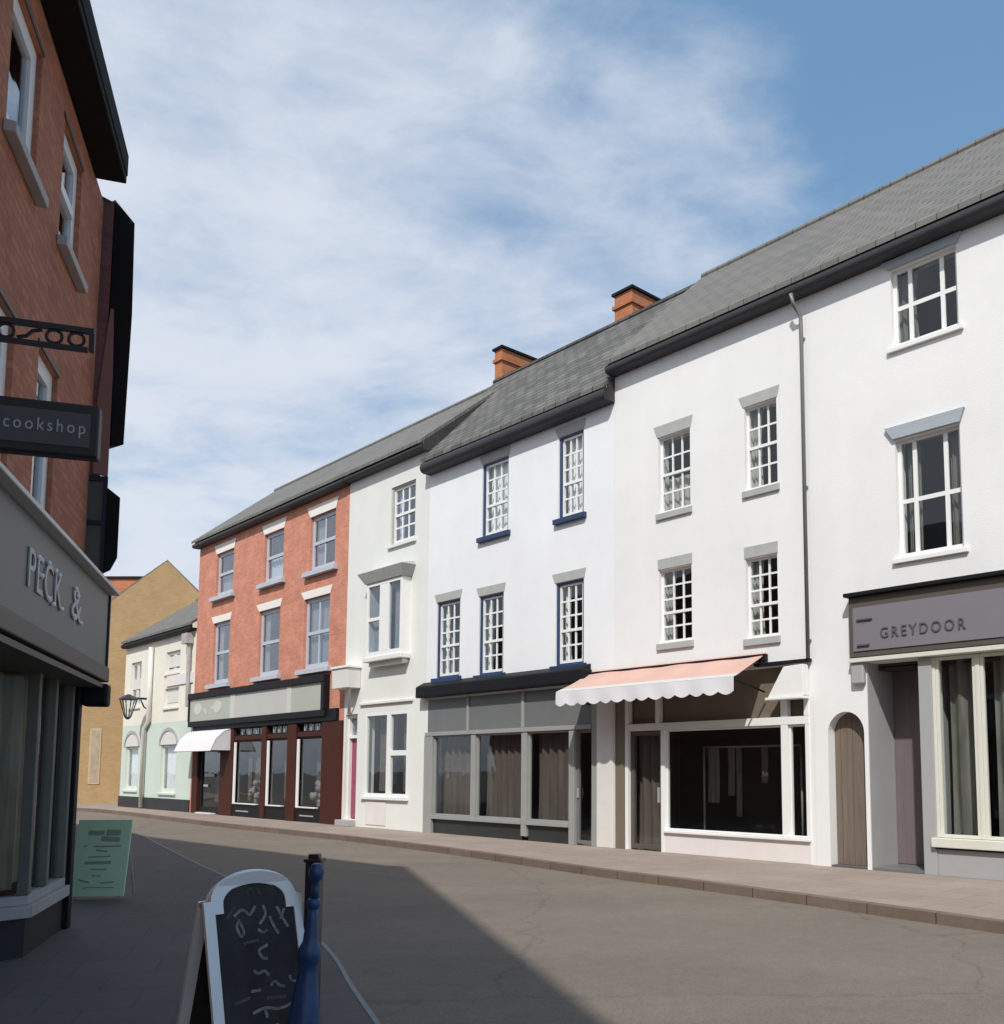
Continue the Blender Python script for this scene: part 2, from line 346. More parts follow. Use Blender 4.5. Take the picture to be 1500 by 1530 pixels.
def roof(h, u0, u1, ez, ridge, rd, over=.3, m='slate', ul=None, ur=None, t=.1, depth=7.):
    mb = MB(h['u']); ul = u0 if ul is None else ul; ur = u1 if ur is None else ur
    A = (u0, -over, ez); B = (u1, -over, ez); C = (ur, rd, ridge); D = (ul, rd, ridge)
    up = lambda p: (p[0], p[1], p[2] + t)
    mb.loft([A, B, C, D], [up(A), up(B), up(C), up(D)])
    yb = 2 * rd + over
    E_, F_ = (u0, yb, ez), (u1, yb, ez)
    e = .002
    C2, D2 = (ur, rd + e, ridge), (ul, rd + e, ridge)
    mb.loft([D2, C2, F_, E_], [up(D2), up(C2), up(F_), up(E_)])
    r = mb.build('roof', m, h['o'])
    mb = MB(h['u']); mb.tube([(ul + .02, rd, ridge + t - .02), (ur - .02, rd, ridge + t - .02)], .09, 8)
    mb.build('ridge_tiles', m, r)
    return r
def eaves(h, u0, u1, z0, z1, over=.3, m='gutter'):
    mb = MB(h['u']); mb.box(u0, u1, -over + .05, .0 - .003, z0, z0 + (z1 - z0) * .5)
    # half-round gutter along the front
    n = 8; r = (z1 - z0) * .5
    prof = [(-over + .06 - r * .75 * (1 - math.cos(a)) if False else -over + .05 - r * math.sin(a) * .8, z0 + r - r * math.cos(a) + (z1 - z0) * .02) for a in [PI * k / n for k in range(n + 1)]]
    mb.prism_yz(prof, u0, u1)
    return mb.build('gutter', m, h['o'])
def curtain(x0, x1, z0, z1, y, ox, waves=5, amp=.025, gather=0.):
    mb = MB(ox); n = waves * 6; rows = 6; g = []
    for j in range(rows + 1):
        f = j / rows; z = z0 + (z1 - z0) * f; row = []
        for i in range(n + 1):
            a = i / n
            x = x0 + (x1 - x0) * a
            if gather: x = x0 + (x1 - x0) * a * (1 - gather * math.sin(PI * (1 - f) ** .8))
            row.append(mb.v((x, y + amp * math.sin(2 * PI * waves * a + .6 * math.sin(3 * f)) * (1 + .3 * math.sin(7 * a)), z)))
        g.append(row)
    for j in range(rows):
        for i in range(n): mb.bm.faces.new([g[j][i], g[j][i + 1], g[j + 1][i + 1], g[j + 1][i]])
    return mb
def window(h, x0, x1, z0, z1, cols, rows, fm='white_paint', bar=.03, fw=.055, rec=.1, casing=None, cw=.085, sill=None, sill_h=.1, sill_out=.07,
           lintel=None, lin_h=.22, splay=.1, curt='sides', cm='curtain_grey', glass='glass', meet=True, colw=None, rowh=None, fy=0., sill_side=.08, lin_out=.015):
    ox = h['u']
    a, b, c, d = x0, x1, z0, z1
    subs = []
    if casing:
        mb = MB(ox); y0, y1 = fy + .035, fy + rec + .09
        mb.box(a, a + cw, y0, y1, c, d); mb.box(b - cw, b, y0, y1, c, d); mb.box(a + cw, b - cw, y0, y1, d - cw * .7, d); mb.box(a + cw, b - cw, y0, y1, c, c + cw * .6)
        subs.append(('casing', casing, mb, .006))
        a += cw; b -= cw; c += cw * .6; d -= cw * .7
    mb = MB(ox); y0, y1 = fy + rec, fy + rec + .05
    mb.box(a, a + fw, y0, y1, c, d); mb.box(b - fw, b, y0, y1, c, d)
    mb.box(a + fw, b - fw, y0, y1, d - fw, d); mb.box(a + fw, b - fw, y0, y1, c, c + fw * 1.3)
    ia, ib, ic, id_ = a + fw, b - fw, c + fw * 1.3, d - fw
    colw = colw or [1] * cols; rowh = rowh or [1] * rows
    sx, sz = sum(colw), sum(rowh)
    acc = 0; vx = []
    for k in colw[:-1]: acc += k; vx.append(ia + (ib - ia) * acc / sx)
    acc = 0; hz = []
    for k in rowh[:-1]: acc += k; hz.append(ic + (id_ - ic) * acc / sz)
    mid = min(hz, key=lambda z: abs(z - (ic + id_) / 2)) if hz and meet else None
    for x in vx: mb.box(x - bar / 2, x + bar / 2, y0 + .012, y1 - .008, ic, id_)
    for z in hz:
        w = bar * 1.5 if z == mid else bar
        if z == mid: mb.box(ia, ib, y0 - .012, y1 + .004, z - w / 2, z + w / 2)
        else:
            xs = [ia] + vx + [ib]
            for p, q in zip(xs, xs[1:]):
                l = p + (bar / 2 if p != ia else 0); r = q - (bar / 2 if q != ib else 0)
                mb.box(l, r, y0 + .014, y1 - .010, z - w / 2, z + w / 2)
    w = mb.build('window', fm, h['o'])
    for n_, m_, b_, bv in subs: b_.build(n_, m_, w, bevel=bv)
    mb = MB(ox); zz = fy + rec + .03
    mb.box(a + fw * .5, b - fw * .5, zz, zz + .004, c + fw * .5, d - fw * .5); mb.build('pane', glass, w)
    yc = fy + rec + .16
    if curt == 'sides':
        wd = (b - a) * random.uniform(.26, .36)
        curtain(a + .02, a + wd, c, d - .02, yc, ox, 3, .02, .25).build('curtain', cm, w, True)
        wd = (b - a) * random.uniform(.22, .32)
        curtain(b - wd, b - .02, c, d - .02, yc, ox, 3, .02, 0).build('curtain', cm, w, True)
    elif curt == 'left':
        wd = (b - a) * random.uniform(.3, .4)
        curtain(a + .02, a + wd, c, d - .02, yc, ox, 3, .02, .2).build('curtain', cm, w, True)
    elif curt == 'full':
        curtain(a + .01, b - .01, c, d - .02, yc, ox, 7, .022, .0).build('curtain', cm, w, True)
    elif curt == 'half':
        curtain(a + .01, b - .01, c, c + (d - c) * random.uniform(.42, .52), yc, ox, 6, .02, .0).build('curtain', cm, w, True)
    if sill:
        mb = MB(ox); mb.loft([(x0 - sill_side, fy - sill_out, z0 - sill_h), (x1 + sill_side, fy - sill_out, z0 - sill_h), (x1 + sill_side, fy - .002, z0 - sill_h), (x0 - sill_side, fy - .002, z0 - sill_h)],
                             [(x0 - sill_side, fy - sill_out, z0 - .015), (x1 + sill_side, fy - sill_out, z0 - .015), (x1 + sill_side, fy - .002, z0 - .002), (x0 - sill_side, fy - .002, z0 - .002)])
        mb.build('sill', sill, w, bevel=.008)
    if lintel:
        mb = MB(ox)
        mb.prism_xz([(x0 - .02, z1 + .004), (x1 + .02, z1 + .004), (x1 + .02 + splay * .6, z1 + lin_h), (x0 - .02 - splay, z1 + lin_h)], fy - lin_out, fy - .002)
        mb.build('lintel', lintel, w, bevel=.006)
    return w
def shop_glass(h, x0, x1, z0, z1, fm, fw, y, glass='glass', drape=None, dm='curtain_brown', name='shop_window', depth=.07, waves=None, dy=.3, ztop=0):
    mb = MB(h['u'])
    mb.box(x0, x0 + fw, y, y + depth, z0, z1); mb.box(x1 - fw, x1, y, y + depth, z0, z1)
    mb.box(x0 + fw, x1 - fw, y, y + depth, z1 - fw, z1); mb.box(x0 + fw, x1 - fw, y, y + depth, z0, z0 + fw)
    w = mb.build(name, fm, h['o'], bevel=.004)
    mb = MB(h['u']); mb.box(x0 + fw * .6, x1 - fw * .6, y + depth * .5, y + depth * .5 + .006, z0 + fw * .6, z1 - fw * .6); mb.build('pane', glass, w)
    if drape == 'full':
        curtain(x0 + fw, x1 - fw, z0 + .02, z1 - .02 - ztop, y + dy, h['u'], waves or int((x1 - x0) * 4), .045).build('drape', dm, w, True)
    elif drape == 'strips':
        x = x0 + fw + .06
        while x < x1 - fw - .2:
            wd = random.uniform(.2, .36)
            if x + wd > x1 - fw: break
            zb = z0 + random.uniform(.06, .3) * (z1 - z0) * .5
            curtain(x, x + wd, zb, z1 - .04 - ztop, y + dy + random.uniform(-.08, .12), h['u'], 2, .03).build('drape', dm, w, True)
            x += wd + random.uniform(.03, .14)
    return w
def part_box(h, name, m, *b, bevel=.005, parent=None, label=None):
    for q in b:
        mb = MB(h['u']); mb.box(*q); o = mb.build(name, m, parent or h['o'], bevel=bevel, label=label)
    return o
ROWG = 'joined houses and shops along the sunlit side of the street'
def house(name, label, cat, u0):
    return {'o': thing(name, label, cat, RW(u0), ROT, ROWG), 'u': u0}

# ================================================================== white house with the grey shop sign (nearest, right)
h = house('white_house', 'white house over the shop with the mauve grey sign and arched passage', 'house', 5.17); u0, u1 = 5.17, 12.6
EW = 9.98
rec = (6.2, 7.1)
ops = [(6.83, 7.95, 8.49, 9.82), (6.82, 7.9, 4.98, 6.93), (10.0, 11.1, 8.49, 9.82), (10.0, 11.1, 4.98, 6.93),
       (5.44, 6.12, -.0, 2.56), (6.2, 7.1, 0, 3.34), (7.32, 11.4, .42, 3.34)]
mb = MB(h['u']); wall_grid(mb, u0, u1, 0, EW, ops); shell(mb, u0, u1, EW, 10.16, 13.3, 3., 6.2)
# arch head of the passage: two spandrels filling the corners of the opening
cx, r, zs = 5.78, .34, 2.2
for sgn in (-1, 1):
    P = [(cx + sgn * r, 2.56)] + [(cx + sgn * r * math.cos(a), zs + .36 * math.sin(a)) for a in [PI / 2 * k / 8 for k in range(9)]]
    for k in range(1, len(P) - 1):
        tri = [P[0], P[k], P[k + 1]]
        mb.prism_xz(tri, 0.0005, .3195)
wl = mb.build('wall', 'white_a', h['o'])
room(h, u0, u1, [3.4, 7.6, EW], 1.4)
# passage behind the arch
mb = MB(h['u']); mb.box(5.30, 5.44, .33, .95, 0, 2.75); mb.box(6.12, 6.2, .33, .95, 0, 2.75); mb.box(5.445, 6.115, .33, .95, 2.62, 2.75)
mb.build('passage_wall', 'pink_white', h['o'])
mb = MB(h['u'])
for k in range(6):
    x = 5.446 + k * .1115; mb.box(x, x + .108, .20 + (k % 2) * .004, .26, .03, 2.57)
d = mb.build('passage_door', 'oak', h['o'], bevel=.004)
part_box(h, 'step', 'paving_grey', (5.445, 6.115, .01, .195, .001, .03))
# upper windows
for a, b, zz0, zz1, rr, lh, cu in ((6.83, 7.95, 8.49, 9.82, [1, 1], .15, 'left'), (6.82, 7.9, 4.98, 6.93, [1, 1.12], .22, 'none'), (10.0, 11.1, 8.49, 9.82, [1, 1], .15, 'left'), (10.0, 11.1, 4.98, 6.93, [1, 1.12], .22, 'sides')):
    w = window(h, a, b, zz0, zz1, 3, 2, bar=.07, fw=.06, rec=.09, sill='white_paint', sill_h=.09, sill_out=.06, lintel='bluegrey_lintel', lin_h=lh, splay=.14, curt=cu, cm='dim_cloth', colw=[.8, 1.9, .8], rowh=rr, meet=False, lin_out=.06)
for x0_, x1_ in ((6.9, 7.12), (7.62, 7.83)):
    curtain(x0_, x1_, 5.0, 6.85, .26, h['u'], 3, .02).build('curtain', 'dim_cloth', h['o'], True)
roof(h, u0 + .003, u1, 10.16, 13.3, 3., m='slate'); eaves(h, u0 + .003, u1, 9.98, 10.17, .27)
# shopfront
part_box(h, 'shop_pier', 'lightgrey', (7.102, 7.318, -.03, .3, 0, 3.335), bevel=.006)
part_box(h, 'stall_riser', 'lightgrey', (7.32, 11.4, -.014, .25, 0, .40), bevel=.006)
part_box(h, 'shop_sill', 'cream_paint', (7.26, 11.45, -.1, .2, .43, .57), bevel=.01)
part_box(h, 'sill_shade_strip', 'black', (7.3, 11.42, -.05, .1, .402, .428), bevel=0)  # black strip painted in as the shade under the sill
part_box(h, 'cornice_rail', 'cream_paint', (5.95, 12.2, -.14, -.004, 3.345, 3.42), bevel=.01)
part_box(h, 'console', 'lightgrey', (5.96, 6.19, -.1, -.003, 3.0, 3.343), bevel=.02)  # grey block stands for the sign's shadow on the wall, no real console
for a, b in ((7.36, 7.99), (8.06, 9.1), (9.17, 10.2), (10.27, 11.36)):
    shop_glass(h, a, b, .575, 3.33, 'cream_paint', .05, .02, drape='full', dm='blind_grey', dy=.35)
part_box(h, 'mullion', 'cream_paint', (7.992, 8.058, .005, .1, .575, 3.33), (9.102, 9.168, .005, .1, .575, 3.33), (10.202, 10.268, .005, .1, .575, 3.33), (7.322, 7.358, .005, .1, .575, 3.33))
# recessed doorway
part_box(h, 'recess_wall', 'lightgrey', (6.09, 6.205, .325, .9, 0, 3.5), (7.095, 7.25, .325, .9, 0, 3.5), (6.21, 7.09, .325, .9, 3.345, 3.5), bevel=0)
part_box(h, 'recess_lining', 'lightgrey', (6.201, 6.215, -.004, .32, 0, 3.335), bevel=0)
d = part_box(h, 'shop_door', 'mauve_door', (6.21, 7.09, .82, .87, .05, 3.34))
part_box(h, 'handle', 'grey_paint', (6.90, 6.93, .77, .80, 1.0, 1.25), parent=d)
part_box(h, 'threshold', 'grey_panel', (6.2, 7.1, .0, .82, .002, .045))
# its sign
sg = thing('shop_sign', 'long mauve grey shop sign with small raised letters above the recessed door', 'sign', RW(5.95), ROT)
S = {'o': sg, 'u': 5.95}
part_box(S, 'sign_backing', 'brown_trim', (5.98, 12.2, -.15, -.003, 3.425, 4.42), bevel=.008)
part_box(S, 'cornice', 'black', (5.93, 12.25, -.24, -.003, 4.425, 4.49), bevel=.01)
part_box(S, 'sign_panel', 'mauve', (6.06, 12.1, -.168, -.151, 3.52, 4.24), bevel=.004)
lettering('GREYDOOR', .2, 'letters_mauve', sg, Matrix.Translation((6.56 - 5.95, -.178, 3.70)) @ STAND, .008, 1.35, width=1.4, height=.17)
part_box(S, 'light_bracket', 'letters_mauve', (6.14, 6.42, -.20, -.17, 4.02, 4.045), (6.14, 6.36, -.20, -.17, 3.60, 3.63), bevel=.004)

# ================================================================== white house with the pink awning
h = house('white_house', 'white house above the shop with the pink scalloped awning', 'house', .37); u0, u1 = .37, 5.166
wins = [(1.63, 2.47, 6.74, 8.31, 4), (3.80, 4.52, 6.74, 8.33, 4), (1.63, 2.48, 4.10, 5.58, 5), (3.78, 4.48, 3.98, 5.46, 5)]
ops = [w[:4] for w in wins] + [(.68, 5.08, 0, 3.42)]
mb = MB(h['u']); wall_grid(mb, u0, u1, 0, EW, ops); shell(mb, u0, u1, EW, 10.16, 13.3, 3., 6.2); mb.build('wall', 'white_b', h['o'])
room(h, u0, u1, [3.55, 6.2, EW], 1.3)
for i, (a, b, c, d, rws) in enumerate(wins):
    window(h, a, b, c, d, 3, rws, bar=.035, fw=.045, rec=.09, sill='grey_lintel', sill_h=.14, sill_out=.05, sill_side=.05, lintel='grey_lintel', lin_h=.22 if i != 0 else .25, splay=.1 if i < 2 else .01, curt=['half', 'left', 'left', 'left'][i], cm='curtain_grey')
roof(h, u0, u1, 10.16, 13.3, 3., m='slate'); eaves(h, u0, u1, 9.98, 10.17, .27)
mb = MB(h['u']); mb.tube([(5.08, -.30, 9.98), (5.08, -.22, 9.78), (5.14, -.1, 9.62), (5.14, -.09, 9.3), (5.14, -.09, 3.5)], .036, 10)
mb.build('downpipe', 'grey_panel', h['o'], True, label='swan-necked downpipe darkened for its shadow line')  # light pipe given a darker colour in place of its shadow line
mb = MB(h['u'])
for z in (9.2, 6.5, 3.8): mb.box(5.12, 5.16, -.12, -.003, z, z + .035)
mb.build('pipe_clip', 'grey_panel', h['o'])
# shopfront
W = 'white_paint'
part_box(h, 'transom_rail', W, (.68, 5.08, -.02, .12, 2.38, 2.52), bevel=.008)
part_box(h, 'door_post', W, (.68, .76, -.02, .14, 0, 2.378), (1.66, 1.76, -.02, .14, .0, 2.378), (4.5, 4.64, -.02, .14, .44, 2.378), (5.0, 5.08, -.02, .14, .44, 2.378))
part_box(h, 'upper_post', W, (.68, .78, -.02, .1, 2.522, 3.3), (1.52, 1.62, -.02, .1, 2.522, 3.3), (4.5, 4.64, -.02, .1, 2.522, 2.95), (4.98, 5.08, -.02, .1, 2.522, 2.95))
part_box(h, 'upper_panel', 'taupe', (.68, 5.08, .13, .17, 2.522, 3.42), bevel=0)
part_box(h, 'stall_riser', 'pink_white', (1.76, 5.08, -.015, .2, 0, .38), bevel=.008)
part_box(h, 'shop_sill', W, (1.76, 5.08, -.07, .14, .383, .437), bevel=.01)
shop_glass(h, 1.765, 4.495, .44, 2.375, W, .03, .03)
shop_glass(h, 4.645, 4.995, .44, 2.375, W, .03, .03)
d = shop_glass(h, .765, 1.655, .03, 2.375, 'brown_trim', .09, .06, name='shop_door', drape='full', dm='curtain_brown', dy=.16)
part_box(h, 'handle', 'lightgrey', (1.55, 1.58, .0, .055, .95, 1.25), parent=d)
mb = MB(h['u']); mb.prism_xz([(4.36, 2.86), (5.1, 2.86), (5.1, 3.40), (4.7, 3.38)], -.2, -.022)
mb.build('console', W, h['o'], bevel=.012)
part_box(h, 'console_foot', W, (4.33, 5.1, -.24, -.021, 2.81, 2.857), bevel=.01)
part_box(h, 'cornice', 'black', (4.0, 5.16, -.1, -.003, 3.44, 3.50), bevel=.005)
part_box(h, 'pilaster', 'offwhite_paint', (.372, .40, -.05, -.003, 0, 3.36), bevel=.008)
part_box(h, 'pilaster_panel', 'taupe', (.402, .678, -.02, -.003, 0, 3.36), bevel=.004)
# awning
AO, AU0, AU1 = .95, -.40, 4.2
aw = thing('awning', 'pale pink shop awning with white scalloped valance above the shop window', 'awning', RW(AU0), ROT)
def awn_prof(t): return (-AO * t, 3.70 - .50 * (t ** .8))
mb = MB(AU0); n = 10; sag = lambda u, t: (.014 * math.sin(u * 6.3) + .010 * math.sin(u * 2.9 + 1)) * 4 * t * (1 - t)
us = [AU0 + (AU1 - AU0) * k / 46 for k in range(47)]
gr = [[[mb.v((u, awn_prof(k / n * .84)[0], awn_prof(k / n * .84)[1] + sag(u, k / n) - d)) for k in range(n + 1)] for u in us] for d in (0, .012)]
for i in range(46):
    for k in range(n):
        for g_ in gr: mb.bm.faces.new([g_[i][k], g_[i + 1][k], g_[i + 1][k + 1], g_[i][k + 1]])
    for k in (0, n): mb.bm.faces.new([gr[0][i][k], gr[0][i + 1][k], gr[1][i + 1][k], gr[1][i][k]])
for i in (0, 46):
    for k in range(n): mb.bm.faces.new([gr[0][i][k], gr[0][i][k + 1], gr[1][i][k + 1], gr[1][i][k]])
mb.build('canvas', 'awning_pink', aw)
mb = MB(AU0); t2 = [awn_prof(.842 + k / 3 * .158) for k in range(4)]
mb.prism_yz([(y, z) for y, z in t2] + [(y, z - .012) for y, z in t2[::-1]], AU0, AU1); mb.build('canvas_band', 'awning_band', aw)
mb = MB(AU0); ns = 14; sw = (AU1 - AU0) / ns; bot = []
for k in range(ns):
    for j in range(7):
        a = j / 7
        bot.append((AU0 + sw * (k + a), 2.95 - .06 * math.sin(PI * a)))
bot.append((AU1, 2.95))
zt = awn_prof(1)[1] - .012
for (xa, za), (xb, zb) in zip(bot, bot[1:]):
    ya, yb = .016 * math.sin(xa * 8.1) - .01, .016 * math.sin(xb * 8.1) - .01
    mb.loft([(xa, -AO - .004 + ya, za), (xb, -AO - .004 + yb, zb), (xb, -AO - .004, zt), (xa, -AO - .004, zt)], [(xa, -AO + .004 + ya, za), (xb, -AO + .004 + yb, zb), (xb, -AO + .004, zt), (xa, -AO + .004, zt)])
mb.build('valance', 'canvas_white', aw)
mb = MB(AU0)
for x in (AU0 + .03, AU1 - .03): mb.tube([(x, -.02, 2.98), (x, -AO + .02, 3.17)], .018, 8)
mb.build('arm', 'black', aw, True)
mb = MB(AU0); mb.tube([(AU0 + .02, -AO + .03, 3.17), (AU1 - .02, -AO + .03, 3.17)], .022, 8); mb.build('front_bar', 'black', aw, True)
part_box({'o': aw, 'u': AU0}, 'wall_box', 'black', (AU0 + .02, AU1 + .05, -.10, -.006, 3.53, 3.66))
# dress rail glimpsed inside the shop window
rl = thing('display_rail', 'dim rail of hanging grey cloths inside the big dark shop window', 'rail', RW(2.0, -.9, 0), ROT)
mb = MB(); mb.tube([(0, 0, 2.05), (2.3, 0, 2.05)], .02, 8); mb.tube([(0, 0, 0.031), (0, 0, 2.05)], .02, 8); mb.tube([(2.3, 0, .031), (2.3, 0, 2.05)], .02, 8); mb.build('rail_frame', 'grey_paint', rl, True)
for x, w, zb in ((.1, .28, .95), (.6, .16, 1.1), (.8, .13, .7), (1.4, .15, 1.35), (1.85, .17, 1.4)):
    curtain(x, x + w, zb, 2.03, 0, 0, 2, .03).build('hanging_cloth', 'dim_cloth', rl, True)

# ================================================================== white house with navy windows over the grey shop
h = house('white_house', 'white house with navy framed sash windows over the grey shopfront', 'house', -6.6); u0, u1 = -6.6, .366
E3 = 9.42
wins = [(-4.28, -3.24, 7.31, 9.17), (-1.42, -.59, 7.22, 9.12), (-6.16, -5.14, 3.95, 5.92), (-4.34, -3.38, 3.90, 5.84), (-1.5, -.58, 3.90, 5.76)]
ops = wins + [(-6.5, -.12, 0, 3.4)]
mb = MB(h['u']); wall_grid(mb, u0, u1, 0, E3, ops); shell(mb, u0, u1, E3, 9.7, 13.15, 3., 6.2); mb.build('wall', 'white_c', h['o'])
room(h, u0, u1, [3.5, 6.6, E3], 1.3)
for i, (a, b, c, d) in enumerate(wins):
    window(h, a, b, c, d, 3, 5, bar=.04, fw=.05, rec=.07, casing='navy', cw=.07, sill='navy', sill_h=.13, sill_out=.1, sill_side=.1, lintel='grey_lintel', lin_h=.22, splay=.1, curt='full' if i < 2 else 'sides', cm='curtain_white')
roof(h, u0, u1 + .0, 9.7, 13.15, 3., m='slate_old', ul=-7.75, ur=.366); eaves(h, u0, u1, 9.42, 9.70, .27)
mb = MB(h['u']); mb.prism_yz([(-.23, 9.43), (-.23, 9.765), (-.003, 9.99), (-.003, 9.43)], u1 + .001, u1 + .02); mb.build('slate_verge', 'slate_dark', h['o'])
def chimney(h, x0, x1, y0, y1, z0, z1, light=None):
    c = MB(h['u']); c.box(x0, x1, y0, y1, z0, z1)
    o = c.build('chimney', 'chimney', h['o'], bevel=.01)
    c = MB(h['u']); c.box(x0 - .05, x1 + .05, y0 - .05, y1 + .05, z1 - .38, z1 - .28); c.build('chimney_band', 'chimney', o)
    c = MB(h['u']); c.box(x0 - .06, x1 + .06, y0 - .06, y1 + .06, z1 + .002, z1 + .07); c.build('chimney_cap', 'black', o)
chimney(h, -2.62, -1.98, 3.0, 4.25, 12.4, 14.02)
chimney(h, -7.75, -7.4, 3.0, 4.9, 12.2, 14.22)
# shopfront
Gp = 'grey_paint'
part_box(h, 'cornice', 'black', (-6.72, -.3, -.26, -.004, 3.45, 3.74), bevel=.03)
mb = MB(h['u']); mb.prism_yz([(-.004, 3.742), (-.24, 3.742), (-.02, 3.86), (-.004, 3.86)], -6.7, -.35); mb.build('lead_flashing', 'black', h['o'])
part_box(h, 'upper_panel', 'grey_panel', (-6.5, -4.78, .0, .05, 2.56, 3.40), (-4.70, -2.66, .0, .05, 2.56, 3.40), (-2.56, -.3, .0, .05, 2.56, 3.40), bevel=0)
part_box(h, 'shop_post', Gp, (-6.6 + .005, -6.22, -.04, .12, 0, 2.46), (-4.58, -4.40, -.03, .12, .42, 2.46), (-2.64, -2.44, -.03, .12, .10, 2.46), (-1.02, -.84, -.03, .12, 0, 2.46), (-.3, -.13, -.03, .12, 0, 3.4))
part_box(h, 'panel_post', Gp, (-4.778, -4.702, -.03, .08, 2.562, 3.4), (-2.658, -2.562, -.03, .08, 2.562, 3.4))
part_box(h, 'transom_rail', Gp, (-6.56, -.302, -.05, .12, 2.462, 2.558), bevel=.008)
part_box(h, 'shop_sill', Gp, (-6.22, -4.0, -.06, .11, .36, .45), (-4.0, -2.642, -.06, .11, .36, .45), (-2.438, -1.022, -.06, .11, .36, .45), bevel=.006)
part_box(h, 'vent_panel', 'dark_vent', (-6.218, -2.65, .03, .08, .0, .358), (-2.435, -1.025, .03, .08, .0, .358), bevel=0)
for a, b in ((-6.218, -4.582), (-4.398, -2.642), (-2.438, -1.022)):
    shop_glass(h, a, b, .452, 2.46, Gp, .04, .02, drape='full', dy=.28)
d = shop_glass(h, -.838, -.302, .03, 2.46, 'grey_panel', .07, .04, name='shop_door', drape='full', dy=.35)
part_box(h, 'handle', 'lightgrey', (-.78, -.75, -.01, .038, 1.0, 1.2), parent=d)
part_box(h, 'pilaster', 'offwhite_paint', (-.118, .364, -.06, -.004, 0, 3.05), bevel=.012)

# ================================================================== narrow pale green house
h = house('green_house', 'narrow pale green house with a hooded bay window and pink door', 'house', -10.85); u0, u1 = -10.85, -6.604
EG = 10.15
ops = [(-8.52, -7.28, 7.84, 9.50), (-9.25, -7.42, 4.72, 6.82), (-9.66, -7.40, .86, 3.2), (-10.76, -10.08, .18, 3.2)]
mb = MB(h['u']); wall_grid(mb, u0, u1, 0, EG, ops); shell(mb, u0, u1, EG, 10.28, 13.0, 3., 6.2); mb.build('wall', 'pale_green', h['o'])
room(h, u0, u1, [3.5, 7.3, EG], 1.3)
window(h, -8.52, -7.28, 7.84, 9.50, 3, 4, bar=.05, fw=.06, rec=.08, casing='grey_lintel', cw=.07, sill='pale_green', sill_h=.09, lintel=None, curt='sides', cm='curtain_white', glass='glass_mirror')
# projecting bay
bx0, bx1, by = -9.25, -7.42, -.28
mb = MB(h['u'])
mb.box(bx0, bx0 + .1, by, .3, 4.72, 6.8); mb.box(bx1 - .09, bx1, by, .3, 4.72, 6.8); mb.box(bx0 + .1, bx1 - .09, by, .3, 4.72, 4.85); mb.box(bx0 + .1, bx1 - .09, by, .3, 6.7, 6.8)
mb.box(-8.55, -8.08, by, by + .1, 4.852, 6.698); mb.box(bx0 + .1, -8.55, by + .01, by + .08, 5.72, 5.82)
bay = mb.build('bay_window', 'white_paint', h['o'], bevel=.006)
mb = MB(h['u']); mb.box(bx0 + .1, -8.55, by + .05, by + .055, 4.85, 6.7); mb.box(-8.08, bx1 - .09, by + .05, by + .055, 4.85, 6.7); mb.build('pane', 'glass_sky', bay)
curtain(bx0 + .12, -8.57, 4.86, 5.6, by + .2, h['u'], 5, .02).build('curtain', 'curtain_grey', bay, True)
curtain(-8.06, -7.8, 4.86, 6.68, by + .2, h['u'], 3, .02).build('curtain', 'curtain_grey', bay, True)
mb = MB(h['u']); mb.loft([(bx0 - .05, by - .04, 6.805), (bx1 + .05, by - .04, 6.805), (bx1 + .05, -.003, 6.805), (bx0 - .05, -.003, 6.805)],
                         [(bx0 - .28, by - .16, 7.1), (bx1 + .22, by - .16, 7.1), (bx1 + .22, -.003, 7.1), (bx0 - .28, -.003, 7.1)])
mb.loft([(bx0 - .28, by - .16, 7.102), (bx1 + .22, by - .16, 7.102), (bx1 + .22, -.003, 7.102), (bx0 - .28, -.003, 7.102)],
        [(bx0 - .22, by - .1, 7.14), (bx1 + .16, by - .1, 7.14), (bx1 + .16, -.003, 7.22), (bx0 - .22, -.003, 7.22)])
mb.build('bay_hood', 'grey_lintel', bay)
part_box(h, 'bay_foot', 'pale_green', (bx0 - .06, bx1 + .05, by - .05, -.003, 4.58, 4.715), (bx0 + .05, bx1 - .05, by + .08, -.003, 4.46, 4.578), bevel=.02)
part_box(h, 'string_course', 'pale_green', (-9.9, -7.2, -.07, -.003, 3.42, 3.50), bevel=.015)
# ground-floor shop window
mb = MB(h['u'])
for q in ((-9.66, -9.56, 3.2, .86), (-8.50, -8.30, 3.2, .86), (-7.50, -7.40, 3.2, .86)): mb.box(q[0], q[1], .0, .1, q[3], q[2])
mb.box(-9.56, -8.50, .0, .1, 3.1, 3.2); mb.box(-8.30, -7.50, .0, .1, 3.1, 3.2); mb.box(-9.56, -8.50, .0, .1, .86, .95); mb.box(-8.30, -7.50, .0, .1, .86, .95); mb.box(-8.30, -7.50, .005, .095, 1.98, 2.12)
w = mb.build('shop_window', 'white_paint', h['o'], bevel=.006)
mb = MB(h['u']); mb.box(-9.57, -8.49, .05, .055, .94, 3.11); mb.box(-8.31, -7.49, .05, .055, .94, 3.11); mb.build('pane', 'glass', w)
part_box(h, 'shop_sill', 'white_paint', (-9.72, -7.34, -.08, -.002, .78, .858), parent=w)
for a, b, zb in ((-9.5, -9.1, 1.0), (-8.95, -8.6, 1.2), (-8.25, -7.95, 1.0)): curtain(a, b, zb, 3.05, .4, h['u'], 3, .03).build('drape', 'curtain_brown', w, True)
part_box(h, 'stall_panel', 'pink_white', (-9.5, -8.45, -.02, -.003, .08, .72))
d = part_box(h, 'front_door', 'pink_door', (-10.70, -10.14, .2, .25, .22, 2.5))
part_box(h, 'door_panel', 'pink_door', (-10.62, -10.22, .188, .198, .4, 1.1), (-10.62, -10.22, .188, .198, 1.25, 2.35), parent=d)
